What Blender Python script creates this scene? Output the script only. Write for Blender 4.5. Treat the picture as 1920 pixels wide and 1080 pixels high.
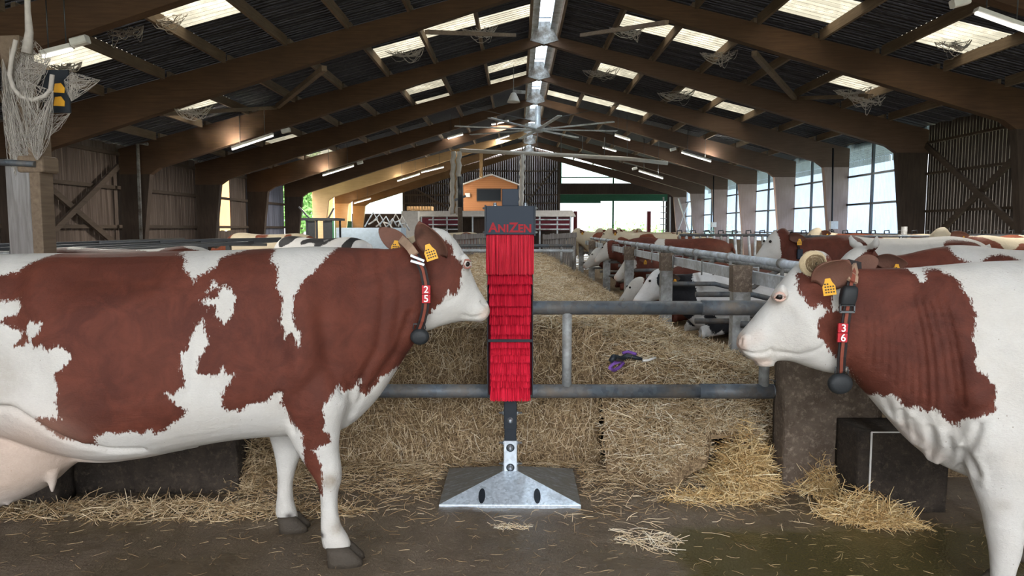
import bpy, bmesh, math, random
import numpy as np
from mathutils import Vector, Matrix, noise as mn
random.seed(7); RS = np.random.RandomState(11)
SC = bpy.context.scene
COL = SC.collection
for o in list(bpy.data.objects): bpy.data.objects.remove(o)

# ------------------------------------------------------------------ camera, sky, exposure
F = 1330.0; CAMZ = 1.5
PITCH = math.atan(112 / F); YAW = math.atan(-10 / F) * -1.0   # looks slightly left of the barn axis -> axis at px 970
cam_d = bpy.data.cameras.new('camera'); cam = bpy.data.objects.new('camera', cam_d); COL.objects.link(cam)
cam_d.sensor_width = 36.0; cam_d.lens = 36.0 * F / 1920.0; cam_d.clip_end = 400
cam.location = (0, 0, CAMZ); cam.rotation_euler = (math.radians(90) - PITCH, 0, YAW)
SC.camera = cam
RM = cam.rotation_euler.to_matrix()
SC.view_settings.view_transform = 'Standard'; SC.view_settings.look = 'None'
SC.view_settings.gamma = 1.0; SC.view_settings.use_curve_mapping = False
SC.view_settings.exposure = 2.05
W = bpy.data.worlds.new('overcast_sky'); SC.world = W; W.use_nodes = True
wn = W.node_tree.nodes; wl = W.node_tree.links
for n in list(wn): wn.remove(n)
wo = wn.new('ShaderNodeOutputWorld'); wb = wn.new('ShaderNodeBackground'); tc = wn.new('ShaderNodeTexCoord')
sx = wn.new('ShaderNodeSeparateXYZ'); cr = wn.new('ShaderNodeValToRGB')
wl.new(tc.outputs['Generated'], sx.inputs[0]); wl.new(sx.outputs['Z'], cr.inputs[0]); wl.new(cr.outputs[0], wb.inputs[0]); wl.new(wb.outputs[0], wo.inputs[0])
cr.color_ramp.elements[0].position = 0.0; cr.color_ramp.elements[0].color = (.084, .092, .10, 1)
cr.color_ramp.elements[1].position = 1.0; cr.color_ramp.elements[1].color = (.96, .97, 1, 1)   # an overcast sky is about three times brighter overhead
wb.inputs[1].default_value = 5.6
SUN = bpy.data.lights.new('sun', 'SUN'); sun = bpy.data.objects.new('sun', SUN); COL.objects.link(sun)
SUN.energy = 0.28; SUN.angle = math.radians(25); SUN.color = (1, .96, .9)
sun.rotation_euler = Vector((-.35, -.75, .62)).to_track_quat('Z', 'Y').to_euler()   # veiled sun, behind and left of the camera

# ------------------------------------------------------------------ helpers
def ray(px, py):
    return RM @ Vector(((px - 960) / F, (540 - py) / F, -1.0))
def at(px, py, Y):
    d = ray(px, py); return Vector((0, 0, CAMZ)) + d * (Y / d.y)
def onz(px, py, Z):
    d = ray(px, py); return Vector((0, 0, CAMZ)) + d * ((Z - CAMZ) / d.z)

class MB:
    """collects vertices and faces, then links them as one mesh"""
    def __init__(s): s.v = []; s.f = []; s.sm = []
    def add(s, vs, fs, smooth=False):
        n = len(s.v); s.v += [tuple(v) for v in vs]
        for f in fs: s.f.append(tuple(i + n for i in f)); s.sm.append(smooth)
    def box(s, a, b):
        x0, y0, z0 = a; x1, y1, z1 = b
        s.add([(x0,y0,z0),(x1,y0,z0),(x1,y1,z0),(x0,y1,z0),(x0,y0,z1),(x1,y0,z1),(x1,y1,z1),(x0,y1,z1)],
              [(0,3,2,1),(4,5,6,7),(0,1,5,4),(1,2,6,5),(2,3,7,6),(3,0,4,7)])
    def beam(s, p, q, w, h, up=(0, 0, 1), c=0.0):
        p = Vector(p); q = Vector(q); d = (q - p).normalized(); up = Vector(up)
        if abs(d.dot(up)) > .98: up = Vector((0, 1, 0))
        x = d.cross(up).normalized() * (w / 2); y = x.cross(d).normalized() * (h / 2)
        k = 1 - c
        prof = [(-1,-1),(1,-1),(1,1),(-1,1)] if c == 0 else [(-k,-1),(k,-1),(1,-k),(1,k),(k,1),(-k,1),(-1,k),(-1,-k)]
        n = len(prof)
        vs = [p + x*a + y*b for a, b in prof] + [q + x*a + y*b for a, b in prof]
        s.add(vs, [tuple(range(n-1, -1, -1)), tuple(range(n, 2*n))] + [(i, (i+1) % n, n + (i+1) % n, n + i) for i in range(n)])
    def tube(s, pts, r, n=12, cap=True):
        pts = [Vector(p) for p in pts]; m = len(pts)
        rr = r if isinstance(r, (list, tuple)) else [r] * m
        t0 = (pts[1] - pts[0]).normalized(); u = t0.orthogonal().normalized(); vs = []
        for i, p in enumerate(pts):
            t = (pts[min(i+1, m-1)] - pts[max(i-1, 0)]).normalized()
            u = (u - t * u.dot(t)).normalized(); w = t.cross(u)
            vs += [p + (u * math.cos(2*math.pi*k/n) + w * math.sin(2*math.pi*k/n)) * rr[i] for k in range(n)]
        fs = [(i*n+k, i*n+(k+1) % n, (i+1)*n+(k+1) % n, (i+1)*n+k) for i in range(m-1) for k in range(n)]
        base = len(s.v); s.add(vs, fs, True)
        if cap:
            s.f.append(tuple(base + k for k in range(n-1, -1, -1))); s.sm.append(False)
            s.f.append(tuple(base + (m-1)*n + k for k in range(n))); s.sm.append(False)
    def lathe(s, prof, c=(0,0,0), n=24, ax=2):
        vs = []
        for r, z in prof:
            for k in range(n):
                a = 2*math.pi*k/n; v = [r*math.cos(a), r*math.sin(a), z]
                if ax == 1: v = [v[0], -v[2], v[1]]
                if ax == 0: v = [v[2], v[0], v[1]]
                vs.append((v[0]+c[0], v[1]+c[1], v[2]+c[2]))
        fs = [(i*n+k, i*n+(k+1) % n, (i+1)*n+(k+1) % n, (i+1)*n+k) for i in range(len(prof)-1) for k in range(n)]
        base = len(s.v); s.add(vs, fs, True)
        s.f.append(tuple(base+k for k in range(n-1, -1, -1))); s.sm.append(False)
        s.f.append(tuple(base+(len(prof)-1)*n+k for k in range(n))); s.sm.append(False)
    def prism(s, poly, y0, y1, ax=1):
        """outline in the XZ plane pushed from y0 to y1 (ax=0: outline in YZ pushed along X)"""
        n = len(poly)
        mk = (lambda a, b, y: (a, y, b)) if ax == 1 else ((lambda a, b, y: (y, a, b)) if ax == 0 else (lambda a, b, y: (a, b, y)))
        vs = [mk(a, b, y0) for a, b in poly] + [mk(a, b, y1) for a, b in poly]
        s.add(vs, [tuple(range(n)), tuple(range(2*n-1, n-1, -1))] + [(i, n+i, n+(i+1) % n, (i+1) % n) for i in range(n)])
    def build(s, name, mat, parent=None, loc=None, bevel=0):
        me = bpy.data.meshes.new(name); me.from_pydata(s.v, [], s.f)
        me.polygons.foreach_set('use_smooth', s.sm)
        bm = bmesh.new(); bm.from_mesh(me); bmesh.ops.recalc_face_normals(bm, faces=bm.faces); bm.to_mesh(me); bm.free()
        me.update()
        if loc is not None: me.transform(Matrix.Translation(-Vector(loc)))
        o = bpy.data.objects.new(name, me); COL.objects.link(o)
        if mat: me.materials.append(mat)
        if loc is not None: o.location = loc
        if parent: o.parent = parent; 
        if parent and loc is None: pass
        if bevel:
            b = o.modifiers.new('bevel', 'BEVEL'); b.width = bevel; b.segments = 2; b.limit_method = 'ANGLE'
        return o

def tag(o, label=None, cat=None, group=None, kind=None):
    if label: o['label'] = label
    if cat: o['category'] = cat
    if group: o['group'] = group
    if kind: o['kind'] = kind
    return o
def thing(name, loc, label, cat, group=None, rz=0):
    o = bpy.data.objects.new(name, None); COL.objects.link(o); o.location = loc; o.rotation_euler = (0, 0, rz)
    o.empty_display_size = .1
    return tag(o, label, cat, group)
def part(mb, name, mat, par, bevel=0, label=None):
    """mesh given in world coordinates, linked under its thing (an Empty or mesh with a location, no rotation)"""
    base = Vector((0, 0, 0)); p = par
    while p is not None: base += Vector(p.location); p = p.parent
    o = mb.build(name, mat, None, None, bevel)
    o.data.transform(Matrix.Translation(-base)); o.parent = par
    if label: o['label'] = label
    return o
def struct(mb, name, mat, par=None, bevel=0):
    o = mb.build(name, mat, None, None, bevel)
    if par: o.parent = par
    else: o['kind'] = 'structure'
    return o
def copy_tree(o, parent=None):
    c = o.copy(); COL.objects.link(c)
    if parent: c.parent = parent; c.matrix_parent_inverse = o.matrix_parent_inverse
    for ch in list(o.children): copy_tree(ch, c)
    return c

# ------------------------------------------------------------------ materials
class NT:
    def __init__(s, name):
        s.m = bpy.data.materials.new(name); s.m.use_nodes = True; s.t = s.m.node_tree; s.n = s.t.nodes
        s.b = s.n['Principled BSDF']; s.out = s.n['Material Output']
        s.co = s.n.new('ShaderNodeTexCoord').outputs['Object']
        s.b.inputs['Specular IOR Level'].default_value = .22
    def L(s, a, b): s.t.links.new(a, b)
    def mapping(s, sc=(1, 1, 1), rot=(0, 0, 0), co=None):
        n = s.n.new('ShaderNodeMapping'); n.inputs['Scale'].default_value = sc; n.inputs['Rotation'].default_value = rot
        s.L(co or s.co, n.inputs[0]); return n.outputs[0]
    def noise(s, scale, det=4, rough=.6, co=None, dist=0, out='Fac'):
        n = s.n.new('ShaderNodeTexNoise'); n.inputs['Scale'].default_value = scale; n.inputs['Detail'].default_value = det
        n.inputs['Roughness'].default_value = rough; n.inputs['Distortion'].default_value = dist
        s.L(co or s.co, n.inputs['Vector']); return n.outputs[out]
    def voro(s, scale, co=None, feat='F1', out='Distance'):
        n = s.n.new('ShaderNodeTexVoronoi'); n.inputs['Scale'].default_value = scale; n.feature = feat
        s.L(co or s.co, n.inputs['Vector']); return n.outputs[out]
    def wave(s, scale, axis='X', co=None, dist=0, prof='SIN'):
        n = s.n.new('ShaderNodeTexWave'); n.inputs['Scale'].default_value = scale; n.bands_direction = axis; n.wave_profile = prof
        n.inputs['Distortion'].default_value = dist; s.L(co or s.co, n.inputs['Vector']); return n.outputs['Fac']
    def ramp(s, fac, stops, interp='LINEAR'):
        n = s.n.new('ShaderNodeValToRGB'); e = n.color_ramp.elements; n.color_ramp.interpolation = interp
        while len(e) > 1: e.remove(e[-1])
        for i, (p, c) in enumerate(stops):
            el = e[0] if i == 0 else e.new(p)
            el.position = p; el.color = (c, c, c, 1) if isinstance(c, (int, float)) else (*c, 1)
        s.L(fac, n.inputs[0]); return n.outputs[0]
    def math(s, op, a, b=0.0, c=0.0, clamp=False):
        n = s.n.new('ShaderNodeMath'); n.operation = op; n.use_clamp = clamp
        for i, x in enumerate((a, b, c)):
            if isinstance(x, (int, float)): n.inputs[i].default_value = x
            else: s.L(x, n.inputs[i])
        return n.outputs[0]
    def mix(s, f, a, b, mode='MIX'):
        n = s.n.new('ShaderNodeMix'); n.data_type = 'RGBA'; n.blend_type = mode
        for i, x in ((0, f), (6, a), (7, b)):
            if isinstance(x, (int, float)): n.inputs[i].default_value = x if i == 0 else (x, x, x, 1)
            elif isinstance(x, tuple): n.inputs[i].default_value = (*x, 1)
            else: s.L(x, n.inputs[i])
        return n.outputs[2]
    def attr(s, name, out='Fac'):
        n = s.n.new('ShaderNodeAttribute'); n.attribute_name = name; return n.outputs[out]
    def col(s, c):
        if isinstance(c, tuple): s.b.inputs['Base Color'].default_value = (*c, 1)
        else: s.L(c, s.b.inputs['Base Color'])
        return s
    def rough(s, r):
        if isinstance(r, (int, float)): s.b.inputs['Roughness'].default_value = r
        else: s.L(r, s.b.inputs['Roughness'])
        return s
    def metal(s, v): s.b.inputs['Metallic'].default_value = v; return s
    def bump(s, h, strength=.5, dist=.01):
        n = s.n.new('ShaderNodeBump'); n.inputs['Strength'].default_value = strength; n.inputs['Distance'].default_value = dist
        s.L(h, n.inputs['Height'])
        prev = s.b.inputs['Normal']
        if prev.is_linked: s.L(prev.links[0].from_socket, n.inputs['Normal'])
        s.L(n.outputs[0], prev); return s

def simple(name, c, r=.6, metal=0, var=.25, scale=8, bump=.2):
    t = NT(name); n = t.noise(scale, 5)
    t.col(t.mix(n, tuple(x*(1-var) for x in c), tuple(min(1, x*(1+var)) for x in c))).rough(r).metal(metal)
    if bump: t.bump(t.noise(scale*6, 3), bump, .004)
    return t.m
def wood(name, a, b, grain=(0.6, 14, 14), r=.8, dust=None, bump=.4):
    t = NT(name); co = t.mapping(grain)
    g = t.noise(3.0, 6, .65, co, .6); big = t.noise(.7, 4)
    c = t.mix(t.ramp(g, [(.3, 0.0), (.7, 1.0)]), a, b)
    c = t.mix(t.ramp(big, [(.35, 0.0), (.7, .55)]), c, dust or tuple(x*.55 for x in a))
    t.col(c).rough(r).bump(g, bump, .004); return t.m
M = {}
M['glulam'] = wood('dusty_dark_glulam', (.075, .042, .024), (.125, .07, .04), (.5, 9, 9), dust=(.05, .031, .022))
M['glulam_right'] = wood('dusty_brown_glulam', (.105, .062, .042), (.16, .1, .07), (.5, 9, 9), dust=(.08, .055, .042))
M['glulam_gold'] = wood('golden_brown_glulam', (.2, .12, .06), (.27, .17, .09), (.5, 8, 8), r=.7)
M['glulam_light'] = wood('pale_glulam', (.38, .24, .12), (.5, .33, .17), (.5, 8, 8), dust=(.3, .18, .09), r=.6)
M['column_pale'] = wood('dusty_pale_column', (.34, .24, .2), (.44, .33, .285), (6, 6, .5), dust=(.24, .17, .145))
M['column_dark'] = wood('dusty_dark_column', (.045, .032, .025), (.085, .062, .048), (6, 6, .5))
M['purlin'] = wood('dusty_purlin', (.16, .115, .08), (.27, .2, .14), (9, .5, 9), dust=(.08, .06, .045))
M['old_wood'] = wood('grey_weathered_wood', (.16, .15, .145), (.34, .33, .33), (9, 9, .7), dust=(.17, .13, .1), bump=.9)
M['rail_wood'] = wood('brown_rail_wood', (.075, .055, .042), (.13, .098, .075), (6, .6, 6))
def slat_mat(name, a, b):
    t = NT(name); n = t.noise(2.4, 5, .6, t.mapping((1, 4.5, .25))); f = t.noise(16, 4)
    t.col(t.mix(t.ramp(n, [(.35, 0.0), (.65, 1.0)]), a, b)).rough(.85).bump(f, .3, .01); return t.m
M['slat_left'] = slat_mat('weathered_slats_left', (.085, .062, .05), (.17, .13, .108))
M['slat_right'] = slat_mat('weathered_slats_right', (.06, .05, .045), (.12, .1, .09))
M['slat_gable'] = slat_mat('dark_gable_boards', (.028, .02, .016), (.06, .044, .036))
M['slat_blue'] = slat_mat('bluish_slats', (.12, .13, .17), (.26, .27, .34))
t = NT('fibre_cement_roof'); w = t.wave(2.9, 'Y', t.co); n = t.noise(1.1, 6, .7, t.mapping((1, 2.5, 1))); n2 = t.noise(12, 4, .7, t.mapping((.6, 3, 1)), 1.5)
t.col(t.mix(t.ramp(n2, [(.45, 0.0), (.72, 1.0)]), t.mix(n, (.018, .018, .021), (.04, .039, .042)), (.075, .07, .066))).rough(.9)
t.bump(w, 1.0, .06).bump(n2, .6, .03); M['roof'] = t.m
def sheet(name, tint, trans=.5, ripple=5.0, ax='Y', dirt=.3):
    t = NT(name); t.n.remove(t.b)
    tr = t.n.new('ShaderNodeBsdfTransparent'); tl = t.n.new('ShaderNodeBsdfTranslucent'); mx = t.n.new('ShaderNodeMixShader')
    w = t.wave(ripple, ax); n = t.noise(1.3, 5, .7, t.mapping((1, 1, 1)))
    c = t.mix(t.math('MULTIPLY', w, .5), tint, tuple(x*.62 for x in tint)); c = t.mix(t.ramp(n, [(.45, 0.0), (.8, dirt)]), c, (.3, .26, .19))
    t.L(c, tr.inputs[0]); t.L(c, tl.inputs[0]); mx.inputs[0].default_value = 1 - trans
    t.L(tr.outputs[0], mx.inputs[1]); t.L(tl.outputs[0], mx.inputs[2]); t.L(mx.outputs[0], t.out.inputs[0]); return t.m
M['skylight'] = sheet('yellowed_skylight_sheet', (.125, .113, .082), .85, 2.9, 'Y', .85)
M['clear'] = sheet('corrugated_clear_wall_sheet', (.6, .68, .8), .8, 3.5, 'Y', .25)
M['clear_back'] = sheet('clear_gable_sheet', (.85, 1.0, .97), .85, 3.0, 'X', .1)
M['ochre_sheet'] = sheet('ochre_clear_sheet', (.8, .6, .4), .7, 3.5, 'Y', .2)
M['steel_dark'] = simple('dark_steel', (.09, .095, .1), .4, .7)
def galv(name, a, b, r=.38, metal=.85, dirt=(.16, .12, .085), amt=.5, sc=3):
    t = NT(name); v = t.voro(38, out='Color'); vb = t.n.new('ShaderNodeRGBToBW'); t.L(v, vb.inputs[0])
    n = t.noise(sc, 6, .7); f = t.noise(40, 3)
    c = t.mix(vb.outputs[0], a, b); c = t.mix(t.ramp(n, [(.42, 0.0), (.68, amt)]), c, dirt)
    t.col(c).rough(t.ramp(n, [(.3, r), (.7, min(1, r+.4))])).metal(metal).bump(f, .15, .002); return t.m
M['galv'] = galv('galvanised_steel', (.46, .51, .56), (.64, .7, .76), .42, .4)
M['galv_dirty'] = galv('dirty_galvanised_steel', (.3, .31, .31), (.45, .46, .46), .55, .55, (.12, .095, .07), .9, 2.2)
M['pipe'] = galv('worn_dark_pipe', (.085, .1, .12), (.15, .175, .2), .42, .55, (.24, .19, .14), .75, 4)
M['black_steel'] = simple('black_powder_coat', (.018, .022, .028), .42, .2, .15)
M['housing'] = simple('slate_powder_coat', (.016, .024, .038), .45, .1, .12, 5, .1)
M['zinc'] = simple('zinc_bolt', (.55, .6, .66), .28, .9, .2)
M['white_paint'] = simple('dusty_white_paint', (.6, .58, .55), .6)
M['lamp_white'] = simple('white_lamp_cover', (.75, .75, .72), .5)
M['red_paint'] = simple('faded_red_paint', (.16, .02, .025), .5)
M['green_paint'] = simple('green_paint', (.03, .13, .07), .6)
M['hoof'] = simple('muddy_hoof', (.05, .04, .03), .7, 0, .4, 14, .8)
M['rubber'] = simple('black_rubber', (.02, .022, .024), .5, 0, .3, 20)
M['yellow'] = simple('yellow_plastic', (.72, .36, .03), .45, 0, .15, 20)
M['red_logo'] = simple('cut_out_red_logo', (.3, .012, .02), .6, 0, .15, 20)
M['red_tag'] = simple('red_plastic', (.42, .02, .03), .4, 0, .15, 20)
M['white_mark'] = simple('white_print', (.85, .85, .82), .5, 0, .05)
M['black_mark'] = simple('dark_print', (.05, .035, .02), .5, 0, .05)
M['eye'] = simple('wet_dark_eye', (.012, .009, .008), .06, 0, .1)
M['eyelid'] = simple('pale_eyelid', (.5, .33, .27), .6)
M['web'] = simple('dusty_cobweb', (.5, .46, .42), .95, 0, .35, 20)
M['concrete_dirty'] = None
def slurry(name, a, b, c3):
    t = NT(name); n = t.noise(5, 8, .72, None, .5); f = t.noise(34, 6, .75); v = t.voro(60)
    col = t.mix(t.ramp(n, [(.35, 0.0), (.62, 1.0)]), a, b); col = t.mix(t.ramp(f, [(.52, 0.0), (.7, .8)]), col, c3)
    t.col(col).rough(.85).bump(f, .9, .02).bump(n, .6, .03).bump(v, .4, .006); return t.m
M['concrete_dirty'] = slurry('dung_caked_concrete', (.028, .022, .018), (.065, .05, .038), (.125, .095, .07))
M['concrete_right'] = slurry('stained_concrete', (.1, .072, .052), (.19, .145, .11), (.4, .32, .25))
# ------------------------------------------------------------------ floor
t = NT('wet_dirty_concrete')
n1 = t.noise(.9, 6, .6, None, .4); n2 = t.noise(7, 7, .7); n3 = t.noise(60, 4, .7); v = t.voro(90)
sep = t.n.new('ShaderNodeSeparateXYZ'); t.L(t.co, sep.inputs[0])
dx = t.math('DIVIDE', t.math('SUBTRACT', sep.outputs[0], 1.75), 1.05); dy = t.math('DIVIDE', t.math('SUBTRACT', sep.outputs[1], 3.05), .52)
rr = t.math('SQRT', t.math('ADD', t.math('MULTIPLY', dx, dx), t.math('MULTIPLY', dy, dy)))
pud = t.math('SUBTRACT', 1.15, t.math('ADD', rr, t.math('MULTIPLY', t.math('SUBTRACT', n1, .5), 2.2)))
pud = t.ramp(pud, [(.0, 0.0), (.25, 1.0)])
wet = t.ramp(n1, [(.40, 0.0), (.62, 1.0)])
mud = t.mix(t.ramp(n2, [(.3, 0.0), (.7, 1.0)]), (.085, .06, .04), (.175, .13, .09))
mud = t.mix(t.ramp(n3, [(.5, 0.0), (.75, .6)]), mud, (.24, .19, .14))
mud = t.mix(t.math('MULTIPLY', wet, .6), mud, (.055, .042, .024))
mud = t.mix(pud, mud, (.062, .05, .018))
t.col(mud)
t.rough(t.math('MAXIMUM', t.math('SUBTRACT', t.math('SUBTRACT', .72, t.math('MULTIPLY', wet, .56)), t.math('MULTIPLY', pud, .3)), .1))
h = t.math('MULTIPLY', t.math('ADD', t.math('MULTIPLY', n2, .8), t.math('MULTIPLY', n3, .35)), t.math('SUBTRACT', 1.0, t.math('MAXIMUM', t.math('MULTIPLY', pud, .85), t.math('MULTIPLY', wet, .35))))
t.b.inputs['Specular IOR Level'].default_value = .45
t.bump(h, .9, .022).bump(v, .25, .004)
M['floor'] = t.m
def grid(name, x0, x1, y0, y1, nx, ny, fz, mat):
    xs = np.linspace(x0, x1, nx); ys = np.linspace(y0, y1, ny)
    mb = MB(); vs = [(x, y, fz(x, y)) for y in ys for x in xs]
    mb.add(vs, [(j*nx+i, j*nx+i+1, (j+1)*nx+i+1, (j+1)*nx+i) for j in range(ny-1) for i in range(nx-1)], True)
    return mb
mb = MB(); mb.box((-13, -15, -.3), (12.4, 51.9, 0)); struct(mb, 'floor', M['floor'])
t = NT('outside_ground'); t.col(t.mix(t.noise(.3, 5), (.2, .25, .12), (.42, .4, .33))).rough(.9)
mb = MB(); mb.box((-90, -60, -.6), (90, 120, -.31)); struct(mb, 'floor', t.m)
# thin crust of muck with real relief around the feet
def muck(x, y):
    p = Vector((x*2.3, y*2.3, 0)); q = Vector((x*9, y*9, 3))
    e = min(1, max(0, (y-3.0)/.9)) * (1 if x < .9 else max(0, 1-(x-.9)*1.4))
    k = min(1, max(0, (e + .5*mn.noise(Vector((x*1.7, y*2.6, 5))) - .2)*2.2)); k *= min(1, max(0, (x+3.55)*3), max(0, (y-3.17)*6))
    return -.012*(1-k) + k*(.003 + .022*e*max(0, mn.noise(p)+.25) + .010*e*mn.noise(q))
# ------------------------------------------------------------------ portal frames
YF = [11.35 + 5*k for k in range(9)]; YHID = [1.35, 6.35]
XL, XR, XA = -10.9, 11.15, .78     # inner knees and ridge
ZKL, ZKR, ZA = 3.25, 3.87, 6.88
SLOPE_L = .262; SLOPE_R = .245
def roofz(x):
    zt = ZA + .48
    return zt - (XA - x)*SLOPE_L if x < XA else zt - (x - XA)*SLOPE_R
ORD = ['nearest', 'second', 'third', 'fourth', 'fifth', 'sixth', 'seventh', 'eighth', 'ninth']
for k, y in enumerate(YF):
    fr = thing('portal_frame', (XA, y, 0), ORD[k] + ' glued timber portal frame of the barn counting from the camera', 'roof frame', 'timber portal frames of the barn')
    hw = .11
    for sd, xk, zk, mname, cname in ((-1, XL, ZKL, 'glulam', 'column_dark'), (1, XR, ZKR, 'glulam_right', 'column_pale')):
        if sd == -1 and k >= 6: mname = 'glulam_light'; cname = 'glulam_light'  # far left columns and rafters: sunlit look painted in as paler wood
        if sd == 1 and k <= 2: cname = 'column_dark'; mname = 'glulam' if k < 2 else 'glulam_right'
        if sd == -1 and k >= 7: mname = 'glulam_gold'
        xo = xk + sd*.95; g = .25
        top = [(XA + sd*.02, roofz(XA + sd*.02) - .2), (xo, roofz(xo) - .2)]
        knee = (xk, zk)
        poly = [top[0], top[1], (xo, zk-.15), (xk + sd*.04, zk-.15), (xk - sd*.25, zk + .05), (XA + sd*.02, ZA)]
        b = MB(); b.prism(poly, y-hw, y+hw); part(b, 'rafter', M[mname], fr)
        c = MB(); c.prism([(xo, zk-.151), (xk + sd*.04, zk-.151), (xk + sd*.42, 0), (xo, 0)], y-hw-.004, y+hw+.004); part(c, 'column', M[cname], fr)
        for q in range(2):
            pass
    # ridge plates of galvanised sheet with the bolted shoe under the ridge slot
    b = MB(); b.prism([(XA-.42, ZA+.08), (XA-.16, ZA+.62), (XA+.16, ZA+.62), (XA+.42, ZA+.08), (XA, ZA-.03)], y-hw-.02, y-hw-.003)
    b.prism([(XA-.42, ZA+.08), (XA-.16, ZA+.62), (XA+.16, ZA+.62), (XA+.42, ZA+.08), (XA, ZA-.03)], y+hw+.003, y+hw+.02)
    part(b, 'ridge_plate', M['galv_dirty'], fr)
# ------------------------------------------------------------------ roof: purlins, sheets, skylights, ridge slot
Y0 = -7.65
ceil_l = bpy.data.objects.new('ceiling', None); ceil_r = bpy.data.objects.new('ceiling', None)
for o in (ceil_l, ceil_r): COL.objects.link(o); o['kind'] = 'structure'
NP = 9
def px_x(sd, i):   # purlin positions down the slope
    return XA + sd*(.42 + i*(12.9 - .42)/(NP-.0))
def cell_edges(sd, i): return px_x(sd, i), px_x(sd, i+1)
BAYS = [(Y0, 1.35), (1.35, 6.35), (6.35, 11.35)] + [(YF[k], YF[k+1]) for k in range(8)]
# translucent sheets: (side, bay index, purlin cell, y fraction from, y fraction to)
SKY = []
def sky_px(px, py):   # which bay and cell a skylight seen at that pixel falls in
    for sd in (-1, 1):
        d = ray(px, py); s = SLOPE_L if sd < 0 else SLOPE_R
        # z = zt - sd*(x-XA)*s
        zt = ZA + .48; den = d.z + sd*d.x*s
        tt = (zt + sd*XA*s - CAMZ)/den if den > 0 else -1
        if tt > 0 and sd*(d.x*tt - XA) > 0:
            return sd, d.x*tt, d.y*tt
    return None
for px, py in ((760,87),(850,45),(918,40),(345,200),(315,28),(120,105),(1180,40),(1350,85),(1600,155),(1790,68),(1500,4),
               (800,162),(930,127),(1075,188),(1270,165),(1130,126),(930,152),(520,262),(590,291),(1210,250),(1400,208),(1095,183),(1210,213),(820,185)):
    r = sky_px(px, py)
    if r: SKY.append(r)
SKY += [(-1, -3.5, -6.0), (1, 5.0, -6.0), (-1, -4.5, 3.8), (1, 6.0, 3.8), (-1, -7.2, 8.8), (1, 8.8, 8.8), (-1, -3, 8.8), (1, 4.6, 8.8)]  # unseen skylights added overhead and behind the camera to light the foreground
def has_sky(sd, i, y0, y1):
    a, b = sorted(cell_edges(sd, i))
    return [yy for (s, x, yy) in SKY if s == sd and a <= x <= b and y0 <= yy < y1]
roof_quads = {-1: MB(), 1: MB()}; nwin = 0
def roof_panel(mb, xa, xb, ya, yb, dz=0.0, wav=.018):
    ny = max(2, int((yb-ya)/.177*6) + 1) if (ya < 27 and yb-ya < 8) else 2
    ys = np.linspace(ya, yb, ny); vs = []
    for yy in ys:
        o = wav*math.sin(yy*2*math.pi/.177) if ny > 2 else 0
        vs += [(xa, yy, roofz(xa)+dz+o), (xb, yy, roofz(xb)+dz+o)]
    mb.add(vs, [(2*i, 2*i+1, 2*i+3, 2*i+2) for i in range(ny-1)], True)
for sd, ce in ((-1, ceil_l), (1, ceil_r)):
    for bi, (ya, yb) in enumerate(BAYS):
        for i in range(NP):
            xa, xb = cell_edges(sd, i); hits = has_sky(sd, i, ya, yb)
            if not hits: roof_panel(roof_quads[sd], xa, xb, ya, yb); continue
            yc = min(max(hits[0], ya+.75), yb-.75); w = .55 if bi > 3 else .62
            if bi <= 3: w = .75
            roof_panel(roof_quads[sd], xa, xb, ya, yc-w); roof_panel(roof_quads[sd], xa, xb, yc+w, yb)
            nwin += 1; m = MB(); roof_panel(m, xa, xb, yc-w, yc+w, .0)
            o = m.build('window_%d' % nwin, M['skylight']); o['kind'] = 'structure'
    o = roof_quads[sd].build('roof_sheets', M['roof']); o.parent = ce
    # far bays: one sheet per slope with light strips is enough detail; nearer bays get their own purlins
    for bi, (ya, yb) in enumerate(BAYS):
        for i in range(0, NP+1):
            x = px_x(sd, i); z = roofz(x)
            b = MB(); b.box((x-.035, ya+.115, z-.235), (x+.035, yb-.115, z-.012))
            o = b.build('purlin', M['purlin']); o.parent = ce
# ridge slot flashing
b = MB()
for sd in (-1, 1):
    x = XA + sd*.2; b.beam((x, Y0, ZA+.63), (x, 51.4, ZA+.63), .02, .3); b.beam((XA+sd*.3, Y0, roofz(XA+sd*.3)+.02), (XA+sd*.3, 51.4, roofz(XA+sd*.3)+.02), .24, .02)
for yy in np.arange(Y0+1.2, 51, 2.5): b.beam((XA-.22, yy, ZA+.72), (XA+.22, yy, ZA+.72), .16, .1)
struct(b, 'trim_1', M['galv'])
m = MB(); m.box((XA-.22, Y0, ZA+.86), (XA+.22, 51.4, ZA+.87)); o = struct(m, 'window_%d' % (nwin+1), sheet('ridge_light_sheet', (.9, .96, 1), .9, 2.0, 'Y', .1)); nwin += 1
# knee braces and wind bracing under the roof
def brace(p, q, w=.09, h=.09, mat='purlin', lab='dusty diagonal wind brace under the roof', name='wind_brace'):
    b = MB(); b.beam(p, q, w, h); o = b.build(name, M[mat]); tag(o, lab, 'brace', 'wind braces under the roof'); return o
def rp(px, py, Y): return at(px, py, Y)
brace(at(520,200,21.1), at(608,128,16.6), .12, .12, lab='dusty diagonal brace rising to the right under the left roof slope')
brace(at(303,214,16.5), at(515,202,21.2), .12, .10, lab='near level dusty strut under the left skylight')
brace(at(1414,100,16.6), at(1490,184,21.1), .12, .12, lab='dusty diagonal brace under the right roof slope behind the second frame')
brace(at(1500,184,21.2), at(1632,180,17.0), .12, .10, lab='pale level strut under the right skylight')
brace(at(800,60,12.0), at(965,66,16.2), .07, .07, lab='thin timber strut below the left skylight near the ridge')
brace(at(1090,66,16.2), at(1250,42,12.0), .07, .07, lab='thin timber strut below the right skylight near the ridge')
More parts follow.
